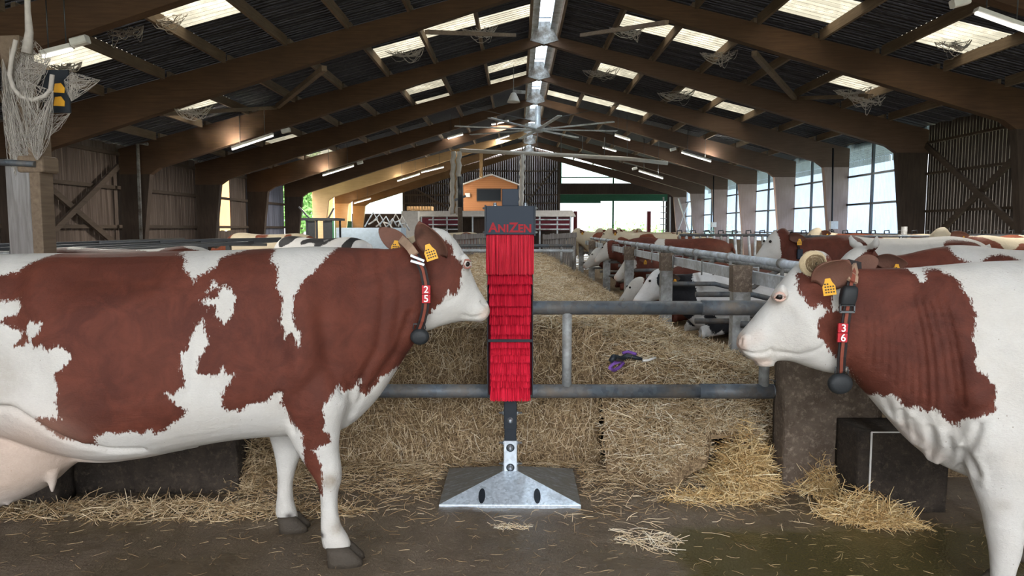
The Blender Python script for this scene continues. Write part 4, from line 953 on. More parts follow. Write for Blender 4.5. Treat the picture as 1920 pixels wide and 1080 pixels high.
for sx_ in (-1, 1):
    m = MB(); m.prism([(GY-.112, zb-.1), (GY+.112, zb-.1), (GY+.112, zpx(736)), (GY-.112, zpx(736))], GX+sx_*.124-.002, GX+sx_*.124+.002, 0); part(m, 'side_plate', M['black_steel'], br)
m = MB(); m.box((GX-.12, GY-.07, zpx(735)), (GX+.12, GY+.07, zb)); part(m, 'core', simple('dark_red_core', (.12, .004, .01), .8), br)
# ------------------------------------------------------------------ gate across the feed passage
YG = 4.12
gt = thing('gate', (at(700, 900, YG).x, YG, 0), 'long worn blue grey tubular gate with two rails behind the red brush', 'gate')
zu, zl_ = at(1100, 577, YG).z, at(1100, 733, YG).z; xr = at(1436, 577, YG).x; xj = at(1318, 577, YG).x; xl = -2.6
m = MB(); m.tube([(xl, YG, zu), (xj, YG, zu)], .040, 20); part(m, 'top_rail', M['pipe'], gt)
m = MB(); m.tube([(xj-.01, YG, zu), (xr+.05, YG, zu)], .0435, 20); part(m, 'sliding_sleeve', M['pipe'], gt)
m = MB(); m.tube([(xl, YG, zl_-.004), (xj, YG, zl_)], .040, 20); part(m, 'bottom_rail', M['pipe'], gt)
m = MB(); m.tube([(xj-.01, YG, zl_), (at(1448, 730, YG).x, YG, zl_)], .0435, 20); part(m, 'sliding_sleeve', M['pipe'], gt)
xu = at(1063, 650, YG).x; m = MB(); m.tube([(xu, YG, zu-.03), (xu, YG, zl_+.03)], .028, 16); part(m, 'upright', M['galv_dirty'], gt)
xu = at(1434, 650, YG).x; m = MB(); m.tube([(xu, YG, zu-.03), (xu, YG, zl_+.03)], .03, 16); part(m, 'upright', M['galv_dirty'], gt)
m = MB(); m.tube([(at(1448, 730, YG).x, YG, zl_), (at(1452, 730, YG).x, YG, zl_)], .0435, 16)
for i in range(6):
    c = at(1458 + (i % 2)*6, 716 + i*5, YG-.02); a = i*1.1
    m.tube([c + Vector((.018*math.cos(a+q), .008*math.sin(q*2), .014*math.sin(q))) for q in np.linspace(0, 6.2, 10)], .0035, 6)
part(m, 'latch_chain', M['steel_dark'], gt)
# ------------------------------------------------------------------ concrete stubs either side
def lump_block(name, x0, x1, y0, y1, z1, mat, label, amp=.012, group=None):
    m = MB(); nx, ny, nz = [max(2, int(d/.035)) for d in (x1-x0, y1-y0, z1)]
    bm = bmesh.new(); 
    def face(o, u, v, nu, nv):
        g = [[bm.verts.new(Vector(o) + Vector(u)*(i/nu) + Vector(v)*(j/nv)) for i in range(nu+1)] for j in range(nv+1)]
        for j in range(nv):
            for i in range(nu): bm.faces.new((g[j][i], g[j][i+1], g[j+1][i+1], g[j+1][i]))
    X, Y, Z = (x1-x0, 0, 0), (0, y1-y0, 0), (0, 0, z1)
    face((x0, y0, 0), X, Z, nx, nz); face((x1, y0, 0), Y, Z, ny, nz); face((x1, y1, 0), (x0-x1, 0, 0), Z, nx, nz); face((x0, y1, 0), (0, y0-y1, 0), Z, ny, nz); face((x0, y0, z1), X, Y, nx, ny); face((x0, y1, 0), X, (0, y0-y1, 0), nx, ny)
    bmesh.ops.remove_doubles(bm, verts=bm.verts, dist=.001); bm.normal_update()
    for v in bm.verts:
        n_ = mn.noise(v.co*5)*.6 + mn.noise(v.co*17)*.5; v.co += v.normal*amp*n_ 
    c = Vector(((x0+x1)/2, (y0+y1)/2, 0)); me = bpy.data.meshes.new(name); bmesh.ops.translate(bm, verts=bm.verts, vec=-c); bm.to_mesh(me); bm.free()
    o = bpy.data.objects.new(name, me); COL.objects.link(o); o.location = c; me.materials.append(M[mat]); tag(o, label, 'concrete block', group); me.polygons.foreach_set('use_smooth', [True]*len(me.polygons))
    return o
xp = at(1466, 900, 3.95).x
pil = lump_block('concrete_wall', xp, 2.05, 3.93, 4.12, .80, 'concrete_right', 'tall rough stained concrete wall end behind the head of the right cow', .006)
blk = lump_block('concrete_block', at(1604, 900, 3.68).x, at(1772, 900, 3.68).x, 3.66, 3.925, .44, 'concrete_dirty', 'low dark dung caked concrete block under the right cow', .006)
m = MB(); c0 = at(1634, 800, 3.655); 
m.beam((c0.x, 3.652, .436), (at(1760, 800, 3.655).x, 3.652, .436), .008, .006); m.beam((c0.x, 3.650, .436), (c0.x, 3.650, .12), .008, .006, (0, 1, 0)); part(m, 'edge_strip', M['white_paint'], blk)
lump_block('concrete_block', at(78, 900, 3.95).x, at(455, 900, 3.95).x, 3.88, 4.2, .52, 'concrete_dirty', 'long black dung caked concrete block under the belly of the left cow', .02)
lump_block('concrete_block', at(72, 900, 3.8).x-.02, at(128, 900, 3.8).x, 3.70, 3.86, .34, 'concrete_dirty', 'small dark block stub in front of the long black block below the udder', .012)
# ------------------------------------------------------------------ straw
t = NT('straw_stalks'); rn = t.attr('rnd'); n = t.noise(3, 4)
t.col(t.mix(t.math('MULTIPLY', n, .35), t.ramp(rn, [(0, (.12, .07, .03)), (.25, (.36, .24, .12)), (.55, (.66, .49, .29)), (.82, (.88, .73, .5)), (1, (.93, .87, .72))]), (.16, .11, .06))).rough(.55); M['straw'] = t.m
t = NT('golden_straw_stalks'); rn = t.attr('rnd')
t.col(t.ramp(rn, [(0, (.26, .15, .05)), (.3, (.56, .36, .15)), (.7, (.84, .62, .31)), (1, (.93, .79, .52))])).rough(.5); M['straw_gold'] = t.m
t = NT('packed_straw')
acc = None
for i, (sc, rot) in enumerate((((40, 40, 5), (0, .3, 0)), ((6, 40, 40), (0, .5, .4)), ((40, 6, 40), (.4, 0, .8)))):
    w_ = t.noise(2.2, 3, .6, t.mapping(sc, rot), .8); acc = w_ if acc is None else t.math('MAXIMUM', acc, w_)
big = t.noise(2.2, 5, .7)
t.col(t.mix(t.ramp(big, [(.35, 0.0), (.75, .55)]), t.ramp(acc, [(.42, (.045, .026, .014)), (.55, (.22, .145, .08)), (.68, (.5, .36, .21)), (.85, (.72, .6, .42))]), (.15, .105, .06))).rough(.85).bump(acc, 1.0, .03); M['packed'] = t.m
def mound(name, x0, x1, y0, y1, z0, ztop, seed=0, rough_=.03, step=.05, slump=None, label=None, loosefrac=1.0):
    """a big bale: box with an uneven torn surface"""
    o = lump_block(name, x0, x1, y0, y1, ztop, 'packed', label, rough_); o['category'] = 'straw bale'; o['group'] = 'big straw bales along the passage'; o['label'] = label
    return o
def stalks(n, fP, dirf, Lr, rr, name, mat, par, rlo=0, rhi=1, base=(0,0,0)):
    P = np.array([fP() for _ in range(n)]); D = np.array([dirf(p) for p in P]); L_ = RS.uniform(Lr[0], Lr[1], n); r = RS.uniform(rr[0], rr[1], n)
    bend = RS.normal(0, .07, (n, 3))*L_[:,None]; P = P - D/np.linalg.norm(D, axis=1, keepdims=True)*(L_/2)[:,None]
    o = rods(P, D, L_, r, RS.uniform(rlo, rhi, n), name, M[mat] if isinstance(mat, str) else mat, par, bend, 3, base, True); o['kind'] = 'stuff'; return o
BX0, BX1 = -1.75, at(1128, 620, 4.4).x
for r_ in range(9):
    y0 = 4.42 + r_*1.42; y1 = y0 + 1.36
    for c_ in range(1):
        xa, xb = (BX0, BX1) if c_ == 0 else (BX1+.05, BX1+.05+.62)
        lab = ('front big straw bale directly behind the red brush' if r_ == 0 else '%s big straw bale in the row running back behind the brush' % ORD[r_]) if c_ == 0 else 'torn narrow straw bale to the right of the front bale behind the gate'
        o = mound('straw_bale', xa, xb, y0 + .04*c_, y1 - .3*c_, 0, .87 - (.02*(r_ % 2)) - .05*c_, r_, .03, label=lab)
        cx, cy = o.location.x, o.location.y; nf = 9500 if r_ == 0 else 0; nf = nf if c_ == 0 else 5200
        z1 = .87 - .05*c_
        if nf:
            f = lambda: (RS.uniform(xa, xb), y0 + .04*c_ + RS.normal(0, .010) - .008, RS.uniform(.0, z1))
            stalks(nf, f, lambda p: np.array([RS.normal(0, .6), RS.normal(0, .22), RS.normal(0, 1)]), (.03, .13), (.0011, .0023), 'loose_straw', 'straw', o, 0, .93, (cx, cy, 0))
        nt = (9000, 5200, 4200, 3400, 2400, 2000, 1500, 1200, 1000)[r_]; nt = nt if c_ == 0 else 3000
        if c_ == 0 and r_ > 0: xaa = -1.0
        else: xaa = xa
        f = lambda: (RS.uniform(xaa, xb+.02), RS.uniform(y0, y1), z1 + RS.uniform(-.01, .045)*1.0)
        stalks(nt, f, lambda p: np.array([RS.normal(0, 1), RS.normal(0, 1), RS.normal(0, .28)]), (.05, .16), (.0016, .0032) if r_ < 3 else (.003, .006), 'loose_straw', 'straw', o, .3, 1, (cx, cy, 0))
# loose heap between the bales and the cubicle posts
def heap(x, y):
    n_ = mn.noise(Vector((x*2.2, y*1.7, 1.3)))*.15 + mn.noise(Vector((x*7, y*7, 4)))*.05
    lat = min(1, max(0, (x - .535)/1.18)); far = min(1, max(0, (y-5.2)/1.6)); side = .50*(1-far) + .24*far
    h = .86*(1-lat)**(1+.0*far) + side*lat
    front = min(1, max(0, (y - 4.07 - .12*math.sin(x*4) + (.12 if x > 1.1 else 0))/.62))**.62
    if x > 1.4: front = min(front, max(0, (y-4.2)/.5)**.6)
    return max(-.01, (h + n_)*front)
m = grid('heap', .535, 1.72, 4.0, 19.0, 56, 330, heap, None)
hp = m.build('straw_heap', M['packed']); tag(hp, 'sloping heap of loose straw between the bales and the row of galvanised posts', 'straw', None, 'stuff')
def on_heap():
    while True:
        u = RS.rand()**2.6; x = RS.uniform(.53, 1.7); y = 4.05 + u*13
        z = heap(x, y)
        if z > .03: return (x, y, z + RS.uniform(-.005, .04))
def rnd_dir(p, k=.35): return np.array([RS.normal(0, 1), RS.normal(0, 1), RS.normal(0, k)])
stalks(30000, on_heap, lambda p: rnd_dir(p, .5), (.05, .18), (.0013, .003), 'loose_straw', 'straw', hp, .15, 1)
# golden spill at the foot of the heap and beside the concrete
def pile(name, cx, cy, rx, ry, h, n, label, mat='straw_gold', L=(.08, .24), k=.4, ang=0.0, lo=0, hi=1):
    ca, sa = math.cos(ang), math.sin(ang)
    def f():
        a = RS.rand()*6.283; r = RS.rand()**.6; u = r*math.cos(a); v = r*math.sin(a)
        hh = h*(1-r*r)*(0.75+.5*mn.noise(Vector((u*3, v*3, cx*5)))); return (cx + ca*u*rx - sa*v*ry, cy + sa*u*rx + ca*v*ry, max(.012, RS.uniform(.1, 1.05)*hh))
    o = stalks(n, f, lambda p: rnd_dir(p, k), L, (.0013, .0026), name, mat, None, lo, hi); tag(o, label, 'straw', None, 'stuff'); return o
pile('straw_pile', 1.31, 4.02, .17, .2, .46, 2200, 'bright golden straw spilling from the heap beside the concrete wall end', k=.6, ang=-.1)
p = onz(1400, 905, 0); pile('straw_pile', p.x-.02, p.y, .27, .14, .12, 1300, 'golden straw skirt at the foot of the heap left of the concrete wall end')
p = onz(1330, 940, 0); pile('straw_pile', p.x, p.y, .24, .09, .05, 420, 'thin golden straw drift on the wet floor before the heap')
p = onz(1545, 920, 0); pile('straw_pile', p.x, p.y-.02, .2, .13, .24, 900, 'golden straw tuft leaning against the low concrete block', L=(.1, .28), k=.8, ang=-.15)
p = onz(1625, 975, 0); pile('straw_pile', p.x, p.y, .24, .11, .16, 1000, 'golden straw clump at the puddle edge under the right cow', L=(.08, .22), k=.5, ang=-.4)
p = onz(1215, 1015, 0); pile('straw_pile', p.x, p.y, .16, .11, .012, 110, 'few scattered pale stalks on the wet floor right of the brush foot', 'straw', (.05, .15), .06, -.4, .6, 1)
p = onz(958, 990, 0); pile('straw_pile', p.x, p.y, .10, .03, .012, 40, 'wisp of stalks on the floor right in front of the brush foot', 'straw', (.04, .1), .08, 0, .6, 1)
p = onz(300, 965, 0); pile('straw_pile', p.x, p.y+.02, 1.15, .13, .06, 1500, 'long strip of trampled straw before the long black block', 'straw', (.06, .2), .4, 0, .1, .85)
p = onz(490, 900, 0); pile('straw_pile', p.x, p.y, .24, .26, .36, 2600, 'dull straw pile at the right end of the long black block', 'straw', (.06, .2), .6, 0, .05, .8)
def litter_f():
    while True:
        x = RS.uniform(-1.6, 1.5); y = 3.45 + abs(RS.normal(0, .42)); 
        y = 4.42 - abs(RS.normal(0, .34))
        if y > 3.3 and not (abs(x-GX) < .42 and abs(y-GY) < .34): return (x, y, RS.uniform(.004, .03))
lt = stalks(6200, litter_f, lambda p: rnd_dir(p, .12), (.03, .15), (.0010, .0022), 'straw_litter', 'straw', None, .0, .85); tag(lt, 'flattened straw litter on the muddy floor in front of the front bale', 'straw', None, 'stuff')
lt = stalks(1500, lambda: (RS.uniform(-3.2, 3.2), RS.uniform(2.5, 3.9), RS.uniform(.002, .012)), lambda p: rnd_dir(p, .06), (.01, .07), (.0007, .0015), 'straw_litter', 'straw', None, .0, .6); tag(lt, 'sparse broken stalks pressed into the dark wet floor', 'straw', None, 'stuff')
m = grid('m', -3.6, 1.75, 3.15, 4.5, 160, 44, muck, None); o = m.build('muck', M['floor']); tag(o, 'thin trampled crust of muck and straw around the brush foot', 'muck', None, 'stuff')
# purple halter lying on the straw
def on_straw(px_, py_, up=0.0):
    d = ray(px_, py_); C = Vector((0, 0, CAMZ)); k = 3.9/d.y
    for i in range(900):
        p = C + d*k
        if p.z <= (max(heap(p.x, p.y), 0) if p.x > .535 else .87) + .02: break
        k += .004
    return p + Vector((0, -.02, .025+up))
M['purple'] = simple('purple_webbing', (.16, .07, .3), .6, 0, .2, 30)
pp = thing('halter', on_straw(1168, 690), 'purple and black webbing halter lying on the straw heap', 'halter')
m = MB(); m.tube([on_straw(x, y, .015) for x, y in ((1143, 690), (1150, 682), (1163, 684), (1175, 678), (1190, 681), (1203, 684))], [.014, .018, .02, .016, .014, .01], 10); part(m, 'band', M['black_steel'], pp)
m = MB(); m.tube([on_straw(x, y, .01) for x, y in ((1143, 700), (1150, 704), (1160, 698), (1168, 690), (1163, 686), (1148, 692), (1143, 700))], .011, 8); part(m, 'loop', M['purple'], pp)
m = MB(); m.tube([on_straw(x, y, .03) for x, y in ((1166, 677), (1176, 674), (1192, 679))], .010, 8); part(m, 'loop', M['purple'], pp)
m = MB(); m.tube([on_straw(x, y, .015) for x, y in ((1204, 687), (1214, 686), (1228, 681))], .008, 8); part(m, 'buckle', M['white_paint'], pp)
# ------------------------------------------------------------------ cows further back, each its own animal
def herd_cow(X, Y, deg, label, spots, mat='coat', base_brown=False, pose='stand', sc=1.0, vox=.024, neck_up=0.0, seed=1, horn=False, group=None, zoff=0.0, face_white=True, headturn=0, wear=None, hd=(0, 0)):
    a = math.radians(deg); f = Vector((math.cos(a), math.sin(a), 0)); l = Vector((0, 0, 1)).cross(f)
    if l.y < 0: l = -l
    S = Side((X, Y, 0), f, l); b = MB(); dz = zoff - (.60 if pose == 'lie' else 0)
    def C(x, z, t=0): return S.pt(x*sc, max(.01 + zoff*.0, (z + dz)*sc) if pose != 'lie' else max(zoff + .02, (z+dz)*sc), t*sc)
    def ring(s0, zt, s1, zb, w, t=0.0): p, q = C(s0, zt, t), C(s1, zb, t); return ((p+q)/2, (p-q)/2, S.l*(w*sc))
    tr = [(-1.0, 1.22, .98, .08), (-.95, 1.31, .84, .19), (-.82, 1.365, .72, .26), (-.6, 1.40, .63, .31), (-.33, 1.385, .57, .345), (0, 1.375, .53, .37), (.28, 1.38, .53, .35), (.5, 1.405, .57, .30), (.68, 1.41, .63, .25), (.84, 1.36, .70, .19), (.95, 1.28, .8, .12)]
    ring_loft(b, smooth_rings([ring(s_, t_, s_, b_, w_) for s_, t_, b_, w_ in tr], 2), 26, 2.3)
    u = neck_up; hx, hz2 = hd
    nk = [(.55, 1.38, .75, .68, .2), (.75, 1.4, .98, .82, .15), (.95, 1.41+u*.5, 1.14, .98+u*.4, .12), (1.15, 1.44+u, 1.26, 1.08+u, .10), (1.28, 1.46+u, 1.34, 1.14+u, .09)]
    ring_loft(b, smooth_rings([ring(a_, z_, c_, d_, w_) for a_, z_, c_, d_, w_ in nk], 2), 22, 2.1)
    hdp = [(1.22, 1.46, 1.26, 1.2, .07), (1.28, 1.52, 1.30, 1.15, .10), (1.38, 1.50, 1.35, 1.13, .115), (1.46, 1.42, 1.40, 1.12, .112), (1.53, 1.31, 1.45, 1.1, .085), (1.59, 1.22, 1.50, 1.08, .07), (1.64, 1.15, 1.55, 1.05, .068), (1.66, 1.1, 1.60, 1.04, .045)]
    ring_loft(b, smooth_rings([ring(a_+hx, z_+u+hz2, c_+hx, d_+u+hz2, w_) for a_, z_, c_, d_, w_ in hdp], 2), 22, 2.1)
    if pose == 'stand':
        for t in (-.19, .19):
            st = .06 if t > 0 else -.03
            ring_loft(b, smooth_rings([ring(s0+st, z0, s1+st, z1, w, t) for s0, z0, s1, z1, w in ((.50, .95, .78, .95, .10), (.50, .75, .74, .75, .1), (.55, .55, .70, .55, .065), (.57, .42, .69, .42, .055), (.60, .28, .67, .28, .035), (.59, .14, .68, .14, .042), (.58, .0, .72, .0, .045))], 2), 14, 2.1)
            ring_loft(b, smooth_rings([ring(s0-st, z0, s1-st, z1, w, t) for s0, z0, s1, z1, w in ((-.95, 1.05, -.55, 1.05, .12), (-.96, .85, -.5, .82, .12), (-.95, .68, -.62, .65, .085), (-.93, .54, -.80, .50, .05), (-.87, .34, -.79, .32, .036), (-.86, .14, -.76, .14, .042), (-.86, .0, -.70, .0, .045))], 2), 14, 2.1)
    else:
        for t in (-.27, .27):
            ring_loft(b, smooth_rings([ring(.4, 1.0, .4, .8, .10, t), ring(.6, .84, .62, .66, .09, t), ring(.9, .76, .92, .62, .05, t), ring(.86, .70, .86, .61, .05, t*1.2)], 2), 14, 2.1)
            ring_loft(b, smooth_rings([ring(-.8, 1.15, -.8, .8, .14, t*.8), ring(-.5, 1.0, -.5, .66, .16, t), ring(-.2, .86, -.18, .64, .10, t*1.25), ring(.05, .74, .05, .62, .05, t*1.35)], 2), 14, 2.1)
    # tail
    tl = [C(-1.0, 1.3), C(-1.07, 1.15), C(-1.08, .9), C(-1.05, .74)]; b.tube(tl, [.035*sc, .03*sc, .025*sc, .035*sc], 10)
    if horn:
        for t in (-.12, .12): b.tube([C(1.30+hx, 1.5+u+hz2, t*.6), C(1.31+hx, 1.53+u+hz2, t*1.3), C(1.32+hx, 1.585+u+hz2, t*1.6)], [.035*sc, .03*sc, .014*sc], 10)
    me = skin('cow', b, vox*sc, 4)
    rs = np.random.RandomState(seed); jig = [(x + rs.normal(0, .01), z, rx, rz) for x, z, rx, rz in spots]
    sg = -1 if base_brown else 1
    def patch(P, T, A):
        x = P[:,0]/sc; z = P[:,1]/sc - dz; d = np.full(len(P), -.6)
        for sx_, sz_, rx, rz in jig:
            q = np.hypot((x-sx_)/rx, (z-sz_)/rz); d = np.maximum(d, (1-q)*min(rx, rz))
        w = np.array([mn.noise(Vector((p[0]*4.5 + seed, p[1]*4.5, p[2]*4.5)))*.09 for p in A]); d = (d + w)*sg
        if face_white:
            fx = 1.36 + hx; d = np.minimum(d, -(x-fx) + (z-1.3-u-hz2)*.15)
        if pose == 'stand': d = np.minimum(d, (z-.52)*1.0)
        return d
    ht = [((S.pt(1.27*sc + hx*sc, (1.42+u+hz2+dz)*sc, s_*.09*sc), S.pt((1.17+hx)*sc, (1.40+u+hz2+dz)*sc, s_*.27*sc), (f*.6 + Vector((0, 0, -.2)) + S.l*s_*.5), .11*sc)) for s_ in (-1, 1)]
    org = (X, Y, 0)
    nz = ((1.655+hx)*sc, (1.09+u+hz2+dz)*sc)
    o = finish_cow(me, S, patch, pink=[([nz], .05*sc, .7, 'all')], soil=[([(-.9*sc, (.9+dz)*sc), (-.7*sc, (.7+dz)*sc)], .22, .6, 'all')], ears=ht, origin=org, mat=mat, extra=lambda sd, e, P, T: np.where(e, .1 if mat != 'coat_cream' else .1, sd))
    tag(o, label, 'cow', group)
    for s_ in (-1, 1): 
        c = S.pt((1.47+hx)*sc, (1.37+u+hz2+dz)*sc, s_*.095*sc); blob(o, c, .016*sc, 'eye', 'eye', n=10)
    c = S.pt((1.20+hx)*sc, (1.40+u+hz2+dz-.03)*sc, -.2*sc); ear_tag(o, c - S.l*.02, (0, 0, 1), -S.l, .8)
    if wear:
        m = MB(); cc = [S.pt((1.13+hx*.4)*sc, (1.27+u*.8+dz)*sc, 0) + S.f*(.05*math.sin(q))*sc + Vector((0, 0, .21*sc*math.sin(q))) + S.l*(.118*sc*math.cos(q)) for q in np.linspace(0, 6.28, 22)]
        m.tube(cc, .012, 8); k = part(m, 'collar', M['strap'], o); p = S.pt((1.14+hx*.4)*sc, (1.25+u*.8+dz)*sc, -.145*sc)
        m = MB(); m.box((p.x-.03, p.y-.02, p.z-.06), (p.x+.03, p.y+.02, p.z+.05)); part(m, 'transponder', M['housing'], k, .008)
    return o
pxX = lambda px_, Y: (px_-970)/F*Y
# right hand side
herd_cow(4.25, 8.0, 180, 'cow with white face and brown cheek looking left over the rails above the right cow', [(1.0, 1.15, .42, .40), (.62, 1.15, .3, .3), (-.6, 1.05, .4, .3)], seed=3, wear=True, vox=.018, neck_up=-.05, sc=1.01, hd=(-.04, .02), group=None)
herd_cow(3.55, 4.75, 180, 'cow just behind the right cow with horn stub, brown ear and cream back', [(.95, 1.1, .5, .3), (.45, 1.18, .3, .16), (.05, 1.1, .2, .16), (-.5, .9, .4, .25)], mat='coat', seed=4, horn=True, vox=.018, neck_up=-.11, sc=.985, hd=(-.05, 0))
herd_cow(6.75, 9.6, 196, 'cream cow with brown flank and hanging tail standing far right', [(-.85, 1.1, .18, .3), (.1, 1.0, .5, .3), (.8, 1.1, .3, .3)], mat='coat_cream', seed=5)
herd_cow(6.9, 13.2, 175, 'cream and brown cow behind the barrier under the right braced wall', [(.7, 1.2, .5, .3), (-.4, 1.1, .3, .3)], mat='coat_cream', seed=6)
herd_cow(8.4, 11.4, 10, 'brown and cream cow at the right edge seen from its rear', [(-.8, 1.1, .4, .4), (.2, 1.2, .4, .3)], mat='coat_cream', seed=7)
herd_cow(2.9, 13.0, 160, 'mostly brown cow with a narrow white band over its ribs standing behind the galvanised rails', [(.28, 1.3, .05, .9), (1.5, 1.2, .18, .4)], base_brown=True, seed=8, vox=.02, sc=.95, neck_up=-.12, hd=(-.05, -.05))
herd_cow(3.6, 19.8, 185, 'cream backed cow showing above the rump of the brown cow with white band', [(.2, 1.1, .3, .2), (-.9, 1.2, .25, .3)], mat='coat_cream', seed=9, vox=.03)
herd_cow(3.5, 16.6, 170, 'white and brown blotched cow just left of the brown cow with white band', [(.4, 1.2, .2, .16), (-.4, 1.15, .2, .2), (1.0, 1.1, .15, .2)], mat='coat_cream', seed=10, vox=.03)
herd_cow(2.9, 18.6, 176, 'pale cow with small dark patches further along the rails', [(.3, 1.3, .1, .07), (-.3, 1.25, .1, .1), (0, 1.05, .1, .1), (.8, 1.3, .15, .12)], mat='coat_cream', seed=11, vox=.034)
herd_cow(4.3, 21.0, 160, 'distant brown and white cow in front of the bright doorway', [(.4, 1.2, .5, .3), (-.5, 1.0, .3, .3)], mat='coat_cream', seed=12, vox=.036)
herd_cow(2.9, 24.5, 10, 'distant cream and brown cow at the far end of the rails', [(.3, 1.2, .4, .3), (-.6, 1.1, .3, .3)], mat='coat_cream', seed=13, vox=.04)
# lying in the cubicles
herd_cow(3.05, 8.7, 184, 'black and white cow lying in the first cubicle behind the galvanised posts', [(1.08, 1.1, .2, .42), (1.3, 1.3, .10, .10), (.1, .78, .2, .14), (.5, .74, .15, .12), (-.4, .85, .22, .16), (.75, .8, .1, .1)], mat='coat_black', pose='lie', zoff=.18, seed=14, vox=.017, neck_up=-.08, face_white=False, sc=1.0)
herd_cow(3.05, 10.1, 182, 'brown and white cow lying behind the black and white one', [(.7, 1.1, .6, .5), (-.3, 1.1, .3, .3)], pose='lie', zoff=.18, seed=15, vox=.02, neck_up=-.28, sc=1.0)
herd_cow(3.2, 11.5, 184, 'white faced cow lying in the third cubicle with brown cheeks', [(1.1, 1.2, .28, .4), (.0, 1.1, .4, .3)], pose='lie', zoff=.18, seed=16, vox=.02, neck_up=.02)
herd_cow(3.9, 6.5, 178, 'white cow lying low at the right of the nearest cubicles', [(-.2, 1.1, .4, .3)], pose='lie', zoff=.18, seed=17, vox=.022, neck_up=-.3)
herd_cow(3.05, 15.2, 182, 'brown cow with white face and pink nose reaching out over the straw', [(.5, 1.1, .8, .6), (-.6, 1.1, .4, .5)], pose='lie', zoff=.18, seed=18, vox=.024, neck_up=.0, hd=(.0, .0))
# left side
herd_cow(-5.1, 14.6, 172, 'cream cow with red brown patches seen far left over the back of the left cow', [(1.05, 1.2, .3, .4), (.1, 1.3, .12, .12), (-.5, 1.2, .1, .2), (-.95, 1.25, .12, .2)], mat='coat_cream', seed=19, vox=.026, neck_up=-.35, hd=(-.1, -.1))
herd_cow(-3.0, 10.8, 150, 'white cow with black and tan marks whose back shows behind the left cow', [(.6, 1.35, .2, .12), (-.1, 1.35, .25, .1), (-.75, 1.3, .1, .2)], mat='coat_black', seed=20, vox=.022, neck_up=-.4, hd=(-.1, -.15), sc=.98)
herd_cow(-3.75, 6.8, 0, 'brown cow with white spine line hidden behind the back of the left cow', [(-.3, 1.44, 1.2, .045)], base_brown=True, seed=21, vox=.022, neck_up=-.5, hd=(-.1, -.2), sc=.945)
herd_cow(-1.9, 19.5, 200, 'distant white cow left of the passage beyond the ears of the left cow', [(.2, 1.3, .2, .2), (-.5, 1.1, .3, .3)], mat='coat_cream', seed=22, vox=.036, neck_up=-.2)
# ------------------------------------------------------------------ cubicle row: posts, rails, loops
XP = 1.70; PY = [5.4, 8.1, 10.8, 13.5, 16.2, 18.9, 21.6]
for i, y in enumerate(PY):
    p = thing('barrier_post', (XP, y, 0), ORD[i] + ' galvanised post of the cubicle row counting from the gate', 'post', 'galvanised posts of the cubicle row')
    m = MB(); w = .066; zt_ = 1.215
    m.beam((XP, y, 0), (XP, y, zt_), w*2, .10, (0, 1, 0), .12); part(m, 'upright', M['galv_dirty'], p)
    m = MB(); m.beam((XP, y, 1.02), (XP, y, zt_+.004), w*2+.014, .114, (0, 1, 0), .1); part(m, 'sleeve', M['concrete_right'], p, 0, 'dirt crusted head sleeve')
cb = thing('beam_rail', (XP+.03, PY[0], 1.13), 'flat galvanised beam running between the cubicle posts', 'rail')
m = MB(); m.box((XP+.07, 3.2, 1.085), (XP+.12, 24, 1.175)); part(m, 'beam', M['galv'], cb)
for k, y in enumerate(np.arange(4.2, 20, 1.25)):
    m = MB(); m.tube([(XP+.04, y, 1.06), (XP+.04, y, 1.2), (XP+.15, y, 1.2), (XP+.15, y, 1.06)], .008, 6); part(m, 'clamp', M['galv_dirty'], cb)
cb = thing('pipe_rail', (XP+.2, PY[0], 1.24), 'thick galvanised neck pipe on top of the cubicle row', 'rail')
m = MB(); m.tube([(XP+.22, 2.9, 1.245), (XP+.22, 24, 1.245)], .03, 14); part(m, 'pipe', M['galv'], cb)
for k, y in enumerate(np.arange(3.9, 22, 1.25)):
    m = MB(); m.tube([(XP+.22, y-.03, 1.245), (XP+.22, y+.03, 1.245)], .038, 12); m.tube([(XP+.22, y, 1.25), (XP+.22, y, 1.12)], .014, 8); part(m, 'clamp', M['galv_dirty'], cb)
cb = thing('pipe_rail', (XP+.45, PY[0], 1.16), 'thinner dusty pipe behind the galvanised neck pipe', 'rail')
m = MB(); m.tube([(XP+.42, 2.9, 1.17), (XP+.42, 22, 1.17)], .024, 12); part(m, 'pipe', M['galv_dirty'], cb)
lb = MB(); lb.tube([(XP, 5.45, .16), (XP, 22, .16)], .03, 8)
cbd = thing('ground_beam', (XP, PY[0], 0), 'low timber kerb board along the foot of the cubicle posts', 'kerb'); m = MB(); m.box((XP+.03, 4.9, .0), (XP+.11, 23, .30)); part(m, 'board', M['purlin'], cbd)
m = MB(); m.box((XP+.12, 4.2, 0), (4.6, 23, .17)); struct(m, 'floor', M['packed'])
for i in range(11):
    y = 5.55 + i*1.32; d = thing('cubicle_divider', (XP+.1, y, 0), (ORD + ['tenth', 'eleventh'])[i] + ' bent tube divider of the cubicles counting from the gate', 'divider', 'bent tube cubicle dividers')
    x0 = XP + .03
    for z0, pts in ((0, [(0, .86), (.55, .86), (.8, .80), (1.0, .82), (1.16, .95), (1.3, 1.02), (1.8, 1.02)]), (1, [(0, .60), (.5, .60), (.78, .5), (1.1, .48), (1.8, .48)])):
        m = MB(); q = [Vector((x0 + a, y, z)) for a, z in pts]; fine = [q[0]]
        for j in range(1, len(q)-1): fine += [q[j].lerp(q[j-1], .3), q[j], q[j].lerp(q[j+1], .3)]
        fine.append(q[-1]); m.tube(fine, .027, 12); part(m, 'tube', M['pipe'], d)
